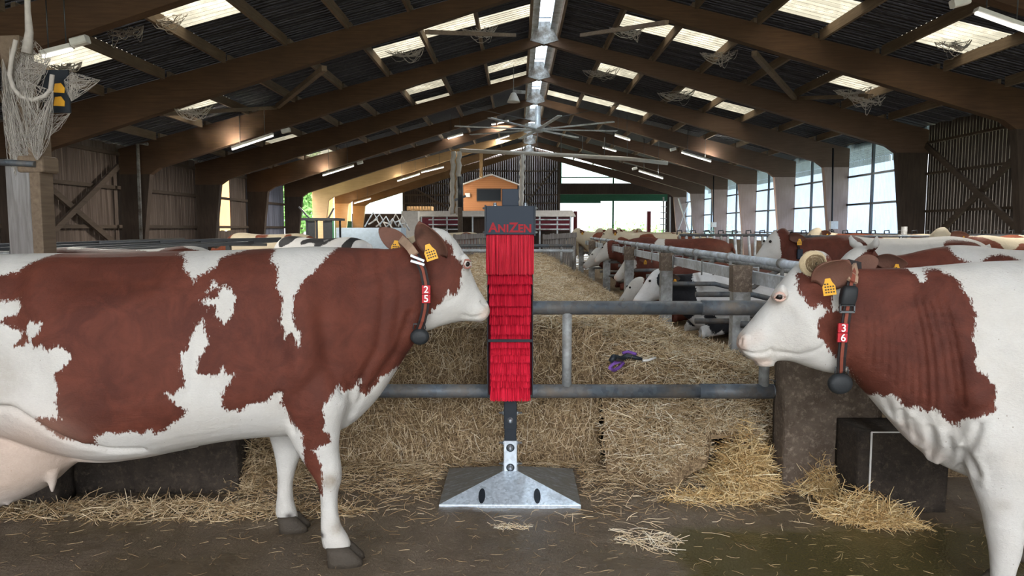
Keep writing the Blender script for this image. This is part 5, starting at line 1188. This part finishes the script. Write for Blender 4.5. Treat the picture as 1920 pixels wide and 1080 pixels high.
# near continuation of the lower tubes seen under the chin of the right cow
d = thing('cubicle_divider', (XP, 4.6, 0), 'short dark tubes seen between the gate and the head of the right cow', 'divider')
for z in (.78, .56, .36):
    m = MB(); m.tube([(XP-.02, 5.3, z), (XP+.9, 4.75, z)], .026, 10); part(m, 'tube', M['pipe'], d)
# gate rails further down the passage
def rail_gate(y, x0, x1, zs, label, ups=(), r=.035, mats=('pipe', 'galv')):
    g = thing('passage_gate', ((x0+x1)/2, y, 0), label, 'gate')
    for i, z in enumerate(zs): m = MB(); m.tube([(x0, y, z), (x1, y, z)], r, 12); part(m, 'rail', M[mats[i % len(mats)]], g)
    for x in ups: m = MB(); m.tube([(x, y, min(zs)-.5), (x, y, max(zs))], r*.9, 10); part(m, 'upright', M['galv_dirty'], g)
    return g
rail_gate(14.6, -1.9, 1.15, (1.14, 1.04), 'two pale tube rails crossing the passage in the distance', (1.15, .9))
def board_fence(x0, x1, y, zt_, label, n=14):
    g = thing('board_fence', ((x0+x1)/2, y, 0), label, 'fence'); m = MB()
    for i in range(n): x = x0 + (x1-x0)*i/n; m.box((x, y, .3), (x + (x1-x0)/n*.82, y+.03, zt_ + .02*math.sin(i*5)))
    part(m, 'boards', M['old_wood'], g); m = MB(); m.beam((x0, y-.03, zt_-.08), (x1, y-.03, zt_-.02), .05, .12); part(m, 'rail', M['old_wood'], g)
board_fence(-1.55, -.55, 17.2, 1.36, 'worn grey board fence left of the brush in the distance'); board_fence(.62, 1.45, 17.4, 1.36, 'worn grey board fence right of the brush in the distance')
# headlock fence right
hf = thing('headlock_fence', (6, 14.5, 0), 'long self locking feed fence with leaning bars before the bright wall', 'fence')
xa, xb, Yf = 3.3, 11.2, 14.5
m = MB(); m.tube([(xa, Yf, 1.36), (xb, Yf, 1.36)], .03, 8); part(m, 'top_rail', M['pipe'], hf)
m = MB(); m.tube([(xa, Yf, .45), (xb, Yf, .45)], .03, 8); part(m, 'bottom_rail', M['pipe'], hf)
for i in range(56):
    x = xa + i*.14; m = MB(); m.tube([(x, Yf, 1.36), (x + (.0 if i % 2 else .09), Yf, .45)], .028, 6)
    part(m, 'bar', M['galv' if i % 3 else 'galv_dirty'], hf)
    if i % 2 == 0: m = MB(); m.tube([(x-.05, Yf, 1.37), (x-.05, Yf, 1.45), (x+.04, Yf, 1.46), (x+.05, Yf, 1.40)], .014, 6); part(m, 'latch', M['steel_dark'], hf)
rg = thing('drinker_post', (pxX(1690, 12.5), 12.5, 0), 'short round post rising above the cream cows at right', 'post')
m = MB(); m.tube([(rg.location.x, 12.5, 0), (rg.location.x, 12.5, 1.53)], .05, 12); part(m, 'upright', M['galv_dirty'], rg)
g = rail_gate(12.3, 4.5, 11.2, (1.36, 1.1), 'dark tube rail along the right group of cows', (5.6, 6.6, 7.6, 8.6, 9.6), .022)
# left feed barrier rails
lr = thing('feed_rails', (-6.2, 9, 0), 'row of dark horizontal rails behind the left cow running back', 'rail')
for x, z in ((-4.6, 1.24), (-4.95, 1.24), (-5.3, 1.25), (-5.8, 1.26), (-6.5, 1.27)):
    m = MB(); m.beam((x, 7.4, z), (x, 13.8, z+.02), .05, .05); part(m, 'rail', M['steel_dark'], lr)
m = MB(); m.beam((-7.6, 10.2, 1.24), (-4.2, 12.6, 1.30), .06, .08); part(m, 'rail', M['steel_dark'], lr)
for y in (8, 10.5, 13): m = MB(); m.beam((-6.5, y, 1.2), (-4.6, y, 1.2), .05, .05); m.beam((-5.3, y, 0), (-5.3, y, 1.2), .08, .08, (0, 1, 0)); part(m, 'post', M['steel_dark'], lr)
m = MB(); m.tube([(-9.5, 7.45, 1.28), (-4.6, 7.45, 1.22)], .03, 8); part(m, 'rail', M['galv_dirty'], lr)
# ------------------------------------------------------------------ wooden post with cobwebs at left
YPs = 6.0; q0, q1 = at(34, 470, YPs), at(78, 470, YPs); q2 = at(98, 470, YPs)
wp = thing('timber_post', ((q0.x+q1.x)/2, YPs, 0), 'thick weathered timber post draped in cobwebs at the left edge', 'post')
zt_ = at(60, 70, YPs).z
m = MB(); m.beam(((q0.x+q1.x)/2, YPs, 0), ((q0.x+q1.x)/2, YPs, at(50, 300, YPs).z), q1.x-q0.x, .2, (0, 1, 0)); part(m, 'lower_post', M['old_wood'], wp, .006)
m = MB(); m.beam(((q0.x+q1.x)/2, YPs+.02, at(50, 305, YPs).z), ((q0.x+q1.x)/2 - .03, YPs+.02, zt_), .17, .17, (0, 1, 0)); part(m, 'upper_post', M['purlin'], wp, .006)
m = MB(); m.beam(((q1.x+q2.x)/2, YPs-.02, 0), ((q1.x+q2.x)/2, YPs-.02, at(90, 210, YPs).z), q2.x-q1.x-.004, .17, (0, 1, 0)); part(m, 'side_plank', M['purlin'], wp, .004)
m = MB(); c = at(60, 303, YPs-.1); m.box((c.x-.12, YPs-.12, c.z-.09), (c.x+.10, YPs+.1, c.z+.05)); part(m, 'cap_block', M['purlin'], wp, .02)
c0 = at(52, 305, YPs-.14); m = MB(); m.tube([at(-60, 303, YPs-.13), at(20, 305, YPs-.13), at(66, 308, YPs-.13)], .026, 12); pi = m.build('water_pipe', M['pipe']); tag(pi, 'rusty pipe resting against the cobwebbed post at the left edge', 'pipe')
m = MB(); m.tube([at(50, -60, YPs-.1), at(52, 20, YPs-.1), at(55, 60, YPs-.1), at(50, 100, YPs-.1)], [.02, .022, .03, .04], 10); part(m, 'dusty_cable', M['web'], wp)
m = MB(); m.tube([at(x, y, YPs-.14) for x, y in ((30, 75), (22, 110), (18, 140), (25, 165), (40, 182), (62, 188), (85, 180), (95, 168), (98, 140))], .018, 8); part(m, 'hanging_cable', M['web'], wp)
sg = thing('warning_sign', at(105, 172, YPs-.03), 'dark panel with two yellow symbols behind the cobwebs of the timber post', 'sign')
m = MB(); a_, b2 = at(80, 132, YPs-.03), at(134, 212, YPs-.03); m.box((a_.x, YPs-.05, b2.z), (b2.x, YPs-.03, a_.z)); part(m, 'panel', M['black_steel'], sg)
for y in (165, 190):
    c = at(110, y, YPs-.055); m = MB(); m.prism([(c.x-.045, c.z-.035), (c.x+.045, c.z-.04), (c.x+.05, c.z+.0), (c.x+.02, c.z+.04), (c.x-.03, c.z+.035)], YPs-.056, YPs-.05); part(m, 'symbol', M['yellow'], sg)
def web(par, anchors, n, name='cobweb', r=(.0008, .003), sag=.06, depth=.05):
    P0 = []; P1 = []
    A_ = [at(x, y, Y) for x, y, Y in anchors]
    for i in range(n):
        a1, a2, a3, a4 = [A_[RS.randint(len(A_))] for _ in range(4)]
        p = a1.lerp(a2, RS.rand()); q = a3.lerp(a4, RS.rand())
        if (p-q).length < .02: continue
        P0.append(p); P1.append(q)
    P = np.array([tuple(p) for p in P0]); Q = np.array([tuple(q) for q in P1]); D = Q-P; L_ = np.linalg.norm(D, axis=1); n = len(P)
    bend = np.stack([RS.normal(0, .02, n), RS.normal(0, depth*.3, n), -np.abs(RS.normal(0, sag, n))], 1)*np.minimum(1, L_*3)[:,None]
    base = tuple(par.location) if par else (0, 0, 0)
    o = rods(P, D, L_, RS.uniform(r[0], r[1], n), RS.rand(n), name, M['web'], par, bend, 5, base, True); o['kind'] = 'stuff'; return o
web(wp, [(20, 80, 5.95), (30, 130, 5.9), (80, 140, 5.9), (95, 110, 5.95), (60, 70, 5.95), (20, 170, 5.9), (40, 200, 5.85)], 300, 'cobweb')
web(wp, [(135, 135, 5.95), (188, 150, 6.0), (150, 165, 5.95), (134, 190, 5.95), (120, 150, 5.95)], 150, 'cobweb', (.0008, .0022), .03)
web(wp, [(80, 215, 5.95), (132, 212, 5.95), (100, 240, 5.95), (84, 262, 5.95)], 90, 'cobweb', (.0008, .002), .03)
web(wp, [(5, 110, 5.9), (25, 200, 5.9), (8, 240, 5.9), (30, 300, 5.9), (60, 290, 5.9), (30, 330, 5.9)], 260, 'cobweb')
web(wp, [(40, 150, 5.85), (100, 170, 5.85), (80, 240, 5.85), (45, 260, 5.85), (70, 300, 5.85)], 240, 'cobweb')
# ------------------------------------------------------------------ lamps
LAMPS = [((80, 100), (135, 86), 11.2, (150, 77)), ((435, 277), (512, 251), 21.2, (536, 245)), ((605, 327), (663, 309), 31.2, (675, 305)), ((745, 338), (787, 325), 41.2, None), ((790, 322), (832, 312), 41.2, None), ((664, 380), (695, 371), 46.2, None),
         ((1830, 18), (1925, 52), 11.2, (1800, 4)), ((1278, 284), (1333, 301), 31.2, (1262, 280)), ((1198, 319), (1243, 333), 36.2, (1190, 316)), ((1153, 252), (1181, 261), 31.2, None), ((1130, 275), (1155, 282), 36.2, None),
         ((816, 250), (852, 238), 36.2, None), ((922, 232), (954, 225), 36.2, None), ((930, 261), (955, 253), 41.2, None), ((840, 258), (868, 250), 31.2, None)]
t = NT('lit_tube'); t.b.inputs['Emission Color'].default_value = (1, .97, .9, 1); t.b.inputs['Emission Strength'].default_value = .55; t.col((.8, .8, .78)); M['tube'] = t.m
names = ['near left', 'second left', 'third left', 'fourth left', 'fifth left', 'farthest left', 'near right', 'second right', 'third right', 'upper right', 'far upper right', 'upper left', 'far upper left', 'deepest centre left', 'middle left']
for i, (a_, c_, Y, bx) in enumerate(LAMPS):
    p, q = at(a_[0], a_[1], Y-.18), at(c_[0], c_[1], Y-.18); ft_ = thing('strip_lamp', (p+q)/2, names[i] + ' fluorescent strip lamp hung under the roof beams', 'lamp', 'fluorescent strip lamps under the roof')
    m = MB(); m.beam(p, q, .13, .06); part(m, 'casing', M['lamp_white'], ft_)
    m = MB(); m.tube([p + Vector((0, 0, -.05)), q + Vector((0, 0, -.05))], .03, 8); part(m, 'tube', M['tube'], ft_)
    for w_ in (p.lerp(q, .2), p.lerp(q, .8)): m = MB(); m.tube([w_, Vector((w_.x, w_.y, max(w_.z+.05, roofz(w_.x)-.03)))], .01, 5); part(m, 'hanger', M['steel_dark'], ft_)
    if bx: c = at(bx[0], bx[1], Y-.18); m = MB(); m.beam(c + Vector((-.12, 0, -.03)), c + Vector((.12, 0, .03)), .14, .12, c=.3); part(m, 'junction_box', M['lamp_white'], ft_)
    ld = bpy.data.lights.new('strip_light', 'AREA'); ld.shape = 'RECTANGLE'; ld.size = max(.3, (q-p).length); ld.size_y = .12; ld.energy = 95 if i < 9 else 25; ld.color = (1, .95, .86)
    lo = bpy.data.objects.new('strip_light', ld); COL.objects.link(lo); lo.parent = ft_; lo.location = (0, 0, -.12)
bl = thing('bell_lamp', at(963, 186, 24), 'round dusty bell lamp hanging left of the ridge', 'lamp'); c = bl.location
m = MB(); m.lathe([(.03, .22), (.08, .2), (.12, .12), (.2, -.05), (.22, -.1)], tuple(c), 20); part(m, 'shade', M['white_paint'], bl)
m = MB(); m.beam((c.x-.03, c.y, c.z+.25), (c.x+.4, c.y, c.z+.22), .1, .1); m.beam((c.x, c.y, c.z+.2), (c.x, c.y, c.z+1.1), .02, .02); part(m, 'bracket', M['galv_dirty'], bl)
# ceiling fan
fz = at(1008, 243, 28.5); fan = thing('ceiling_fan', fz, 'very large eight bladed ceiling fan hanging under the ridge', 'ceiling fan')
m = MB(); m.lathe([(.2, -.1), (.28, -.05), (.28, .12), (.12, .2), (.1, .9)], tuple(fz), 18); part(m, 'motor_hub', M['galv'], fan)
for k in range(8):
    a = math.radians(12 + 45*k); d = Vector((math.cos(a), math.sin(a), .012)); m = MB(); m.beam(fz + d*.2, fz + d*3.3, .16, .035); part(m, 'blade', M['galv'], fan)
for x_ in (-1, 1):
    m = MB(); m.tube([fz + Vector((0, 0, .3)), fz + Vector((x_*3.4, -.5, .95))], .012, 5); part(m, 'guy_wire', M['steel_dark'], fan)
# wrapped pipe frame
YH = 30.0; pf = thing('lagged_pipes', (at(920, 400, YH).x, YH, 0), 'pale lagged pipe run on two tall wrapped uprights in front of the wooden cabin', 'pipe')
m = MB(); m.tube([at(862, 282, YH), at(1060, 291, YH), at(1180, 298, YH), at(1252, 306, YH)], .085, 10); part(m, 'pipe_run', M['white_paint'], pf)
for px_, a_, b_ in ((850, 284, 402), (861, 284, 402), (980, 290, 388)):
    m = MB(); p, q = at(px_, a_, YH), at(px_-3, b_, YH); pts = [p.lerp(q, k/14) + Vector((.03*math.sin(k*2.3), 0, 0)) for k in range(15)]; m.tube(pts, [.10 + .025*math.sin(k*3.1) for k in range(15)], 10); part(m, 'wrapped_upright', M['white_paint'], pf)
m = MB(); m.beam(at(855, 290, YH+.2), at(855, 400, YH+.2), .16, .12, (0, 1, 0)); part(m, 'timber', M['glulam_light'], pf)
for px_ in (1008, 1052, 1092, 1133, 1176):
    p = at(px_, 292 + (px_-1060)*.06, YH); m = MB(); m.tube([p, p + Vector((0, 0, .85))], .015, 5); part(m, 'hanger', M['steel_dark'], pf)
# wooden cabin on the parlour roof
YC = 44.0; ca = thing('cabin', (at(916, 395, YC).x, YC, 2.6), 'small orange timber cabin with a window above the milking parlour', 'cabin')
a_, b_ = at(869, 398, YC), at(970, 398, YC); ze, zr_ = at(870, 346, YC).z, at(920, 329, YC).z; xm = at(921, 330, YC).x
t = NT('orange_cladding'); w_ = t.wave(2.6, 'Z', prof='SAW'); t.col(t.mix(w_, (.35, .14, .055), (.5, .23, .1))).rough(.6).bump(w_, .5, .02); M['clad'] = t.m
m = MB(); m.prism([(a_.x, a_.z), (b_.x, b_.z), (b_.x, ze), (xm, zr_), (a_.x, ze)], YC, YC+2.5); part(m, 'wall', M['clad'], ca)
m = MB(); m.beam((a_.x-.12, YC-.05, ze-.03), (xm, YC-.05, zr_+.06), .5, .07); m.beam((xm, YC-.05, zr_+.06), (b_.x+.12, YC-.05, ze-.03), .5, .07); part(m, 'roof', M['white_paint'], ca)
w0, w1 = at(895, 355, YC), at(939, 376, YC); m = MB(); m.box((w0.x, YC-.04, w1.z), (w1.x, YC-.01, w0.z)); wd = part(m, 'window_pane', M['black_steel'], ca)
m = MB(); m.box((w0.x-.04, YC-.06, w1.z-.05), (w1.x+.04, YC-.02, w1.z)); m.box((w0.x-.04, YC-.06, w0.z), (w1.x+.04, YC-.02, w0.z+.05)); m.box((w0.x-.05, YC-.06, w1.z), (w0.x, YC-.02, w0.z)); part(m, 'window_frame', M['rail_wood'], ca)
c = at(877, 366, YC); m = MB(); m.box((c.x-.15, YC-.2, c.z-.12), (c.x+.15, YC, c.z+.12)); part(m, 'vent_box', M['white_paint'], ca)
cp = thing('cabin_post', (at(902, 330, YC+.5).x, YC-.3, 0), 'slim pale timber column rising from the cabin roof', 'post'); p = at(902, 330, YC-.3); q = at(902, 288, YC-.3)
m = MB(); m.beam(p + Vector((0, 0, -.1)), q, .2, .2, (0, 1, 0)); part(m, 'timber', M['glulam_light'], cp)
# milking parlour
M['red_panel'] = simple('dark_red_panel', (.14, .02, .035), .5); YM = 40.0; mp = thing('milking_parlour', (at(915, 430, YM).x, YM, 0), 'low milking parlour with a grey dusty roof and dark red panels at the far end', 'milking parlour')
L0, L1 = at(753, 400, YM).x, at(1080, 400, YM).x; zt1, zb1 = at(900, 396, YM).z, at(900, 406, YM).z
m = MB(); m.prism([(L0, zb1), (L0+.2, zt1), (L1-.2, zt1+.05), (L1, zb1)], YM, YM+3.6); part(m, 'roof_panel', M['white_paint'], mp)
m = MB(); m.box((at(790, 410, YM).x, YM+.3, at(0, 424, YM).z), (at(862, 410, YM).x, YM+.4, at(0, 408, YM).z)); part(m, 'red_panel', M['red_panel'], mp); m = MB(); m.box((at(998, 410, YM).x, YM+.3, at(0, 432, YM).z), (at(1070, 410, YM).x, YM+.4, at(0, 408, YM).z)); part(m, 'red_panel', M['red_panel'], mp)
m = MB(); m.box((L0, YM+3.4, 0), (L1, YM+3.6, zt1)); m.box((at(886, 0, YM).x, YM+.5, 0), (at(912, 0, YM).x, YM+.6, zb1-.1)); part(m, 'back_panel', M['column_dark'], mp)
for px_ in (755, 790, 812, 838, 886, 1012, 1045, 1070): x = at(px_, 400, YM).x; m = MB(); m.tube([(x, YM, 0), (x, YM, zb1)], .05, 6); part(m, 'upright', M['galv'], mp)
for py_ in (412, 421, 430):
    z = at(900, py_, YM).z; m = MB(); m.tube([(at(1000, 0, YM).x, YM-.1, z), (at(1070, 0, YM).x, YM-.1, z)], .045, 6); m.tube([(at(800, 0, YM).x, YM-.1, z), (at(862, 0, YM).x, YM-.1, z)], .035, 6); part(m, 'rail', M['galv'], mp)
cbx = at(770, 408, YM-1); m = MB(); m.box((cbx.x-.45, YM-1.4, 0), (cbx.x+.45, YM-.7, cbx.z+.35)); o = m.build('control_cabinet', M['white_paint']); tag(o, 'grey control cabinet at the left end of the milking parlour', 'cabinet')
pl = at(787, 396, YM+.4); m = MB()
for i in range(9): m.box((pl.x-.7 + i*.16, YM+.2, zt1+.05), (pl.x-.7 + i*.16+.11, YM+1.2, zt1+.28))
o = m.build('pallet', M['glulam_light']); tag(o, 'pallet of pale boards lying on the milking parlour roof', 'pallet')
bp_ = thing('round_post', (at(863, 420, 26).x, 26, 0), 'brown round post standing left of the brush in the distance', 'post'); m = MB(); m.tube([(bp_.location.x, 26, 0), (bp_.location.x, 26, at(863, 389, 26).z)], .09, 12); part(m, 'trunk', M['rail_wood'], bp_)
p = at(863, 352, 26); m = MB(); m.tube([p + Vector((0, 0, -.7)), p + Vector((0, 0, .4))], .1, 10); m.beam(p + Vector((-.2, 0, -.45)), p + Vector((.2, 0, -.3)), .08, .08); o = m.build('hanging_lantern', M['steel_dark']); tag(o, 'dark cylinder hanging above the brown round post', 'lantern')
for px_, lab in ((1079, 'red gate pillar at the left of the bright doorway'), (1217, 'red gate pillar at the right of the bright doorway')):
    x = at(px_, 420, 48).x; m = MB(); m.box((x-.12, 48, 0), (x+.12, 48.3, at(px_, 396, 48).z)); q_ = m.build('door_pillar', M['red_paint']); tag(q_, lab, 'pillar')
# far left clutter: handling crush, pale tank, leaning tubes
Yk = 24.0; ck = thing('cattle_crush', (at(588, 430, Yk).x, Yk, 0), 'dark steel cattle crush before the open left bay', 'cattle crush')
x0, x1 = at(565, 0, Yk).x, at(612, 0, Yk).x; zt_ = at(0, 410, Yk).z
m = MB()
for x in (x0, (x0*.6+x1*.4), x1):
    for yy in (Yk, Yk+1.2): m.beam((x, yy, 0), (x, yy, zt_), .06, .06, (0, 1, 0))
part(m, 'frame', M['steel_dark'], ck); m = MB(); m.box((x0-.15, Yk-.1, zt_-.06), (x1+.15, Yk+1.3, zt_+.02)); m.beam((x0+.1, Yk, zt_), (x0-.25, Yk, zt_+.4), .05, .05); m.beam((x1-.1, Yk, zt_), (x1+.1, Yk, zt_+.35), .05, .05); part(m, 'top_frame', M['steel_dark'], ck)
m = MB(); m.box((x0, Yk, .4), ((x0*2+x1)/3, Yk+.04, 1.75)); m.box(((x0+x1*2)/3, Yk, .4), (x1, Yk+.04, 1.75)); part(m, 'side_panel', M['steel_dark'], ck)
Yt = 32; a_ = at(630, 427, Yt); b_ = at(752, 447, Yt); m = MB(); m.box((a_.x, Yt, 0), (b_.x, Yt+1.5, a_.z)); o = m.build('milk_tank', simple('pale_blue_panel', (.42, .52, .62), .4)); tag(o, 'pale blue white panelled tank behind the ears of the left cow', 'tank')
lt_ = thing('tube_stack', (at(720, 420, 34).x, 34, 1.4), 'tangle of pale leaning cubicle tubes left of the milking parlour', 'tubes')
for i in range(11):
    a0 = (684 + i*7, 425 - (i % 3)*4); b0 = (700 + i*6, 398 + (i*13) % 22); Yy = 33.5 + (i % 4)*.3
    m = MB(); m.tube([at(a0[0], a0[1], Yy), at(b0[0], b0[1], Yy), at(b0[0]+8, b0[1]+14, Yy)], .04, 6); part(m, 'tube', M['white_paint' if i % 2 else 'galv'], lt_)
ld_ = thing('wall_ladder', (at(1250, 400, 47).x, 47, 0), 'pale ladder frame at the right end of the doorway', 'ladder'); m = MB(); 
for px_ in (1245, 1257): x = at(px_, 400, 47).x; m.tube([(x, 47, .5), (x-.05, 47, at(0, 370, 47).z)], .05, 6)
part(m, 'stile', M['white_paint'], ld_); m = MB()
for k in range(7): z = 1.0 + k*.38; m.beam((at(1245, 0, 47).x, 47, z), (at(1257, 0, 47).x, 47, z), .05, .05)
part(m, 'rung', M['white_paint'], ld_)
for i, (a_, b_) in enumerate((((1272, 372), (1291, 432)), ((1290, 380), (1271, 432)))):
    m = MB(); m.beam(at(*a_, 49), at(*b_, 49+.3*i), .12, .08); o = m.build('cross_brace', M['white_paint']); tag(o, ['pale far brace beside the last right column leaning right', 'pale far brace beside the last right column leaning left'][i], 'brace', 'crossed braces on the barn walls')
# service cables and boxes on the right columns
for px_, Y, lab in ((1562, 26.0, 'thin dark conduit down the third right column with a white box at its foot'), (1338, 40.8, 'thin dark conduit down a distant right column')):
    p, q = at(px_, 278 if Y < 30 else 330, Y), at(px_, 420, Y); cd = thing('conduit', p, lab, 'conduit'); m = MB(); m.tube([p, Vector((q.x, q.y, 0))], .03, 6); part(m, 'tube', M['black_steel'], cd)
    m = MB(); m.box((q.x-.12, q.y-.1, q.z-.18), (q.x+.14, q.y+.05, q.z+.1)); part(m, 'box', M['lamp_white'], cd)
for px_, Y, lab in ((260, 21.0, 'grey downpipe on the second left column'),):
    p, q = at(258, 270, Y), at(264, 445, Y); cd = thing('downpipe', p, lab, 'pipe'); m = MB(); m.tube([p + Vector((.3, 0, 0)), p, Vector((q.x, q.y, 0))], .05, 8); part(m, 'tube', M['galv_dirty'], cd)
m = MB(); p0, p1 = at(1612, 385, 23.5), at(1626, 440, 23.5); m.box((at(1570, 0, 26).x + .0, 25.0, 2.1), (XWR, 25.3, 2.3)); 
# tree outside the open left bay
tr = thing('tree', (-15.9, 52, 0), 'green leafy tree outside the open left bay', 'tree'); m = MB(); m.tube([(-15.9, 52, -.3), (-16, 52.1, 2.5), (-15.8, 52, 5)], [.3, .25, .12], 8); part(m, 'trunk', M['rail_wood'], tr)
n = 5200; U = RS.normal(0, 1, (n, 3)); U /= np.linalg.norm(U, axis=1, keepdims=True); U *= (RS.rand(n, 1)**.4)*np.array([2.6, 2.4, 3.4]); Cc = U + np.array([-15.9, 52, 4.4]); 
vs = []; fs = []
for i in range(n):
    a = Vector(RS.normal(0, 1, 3)).normalized(); b2 = a.orthogonal().normalized(); s_ = .13 + .1*RS.rand(); c = Vector(Cc[i]); vs += [c - a*s_, c + b2*s_*.5, c + a*s_, c - b2*s_*.5]; fs.append((4*i, 4*i+1, 4*i+2, 4*i+3))
m = MB(); m.add(vs, fs); t = NT('leaves'); t.col(t.mix(t.noise(1.5), (.08, .2, .05), (.22, .42, .12))).rough(.6); part(m, 'crown', t.m, tr)
hd_ = thing('hedge', (10, 66, 0), 'green hedge beyond the doorway', 'hedge'); n = 2600; vs = []; fs = []
for i in range(n):
    c = Vector((RS.uniform(6.5, 20), 66 + RS.normal(0, .6), RS.uniform(-.3, 1.6 + .5*math.sin(i)))); a = Vector(RS.normal(0, 1, 3)).normalized(); b2 = a.orthogonal().normalized(); s_ = .2; vs += [c - a*s_, c + b2*s_*.5, c + a*s_, c - b2*s_*.5]; fs.append((4*i, 4*i+1, 4*i+2, 4*i+3))
m = MB(); m.add(vs, fs); part(m, 'foliage', t.m, hd_)
# cobwebs along the purlins by the skylights
m = None
wb_pts = [(365, 200, 16.0), (318, 28, 13.2), (120, 118, 12.4), (1180, 48, 17), (1350, 95, 18), (1600, 165, 17.5), (1790, 75, 13.2), (900, 50, 17), (760, 92, 18), (1130, 128, 23), (1270, 170, 23), (235, 50, 13), (1630, 178, 17)]
for i, (x, y, Y) in enumerate(wb_pts):
    o = web(None, [(x-38, y+4, Y), (x+34, y-2, Y), (x+5, y+12, Y-.1), (x-18, y+9, Y), (x+22, y+14, Y), (x-5, y+4, Y+.3)], 46, 'cobweb', (.004, .014), .12, .2)
    tag(o, 'brown dusty cobweb sagging below a roof skylight', 'cobweb', 'cobwebs under the skylights', 'stuff')
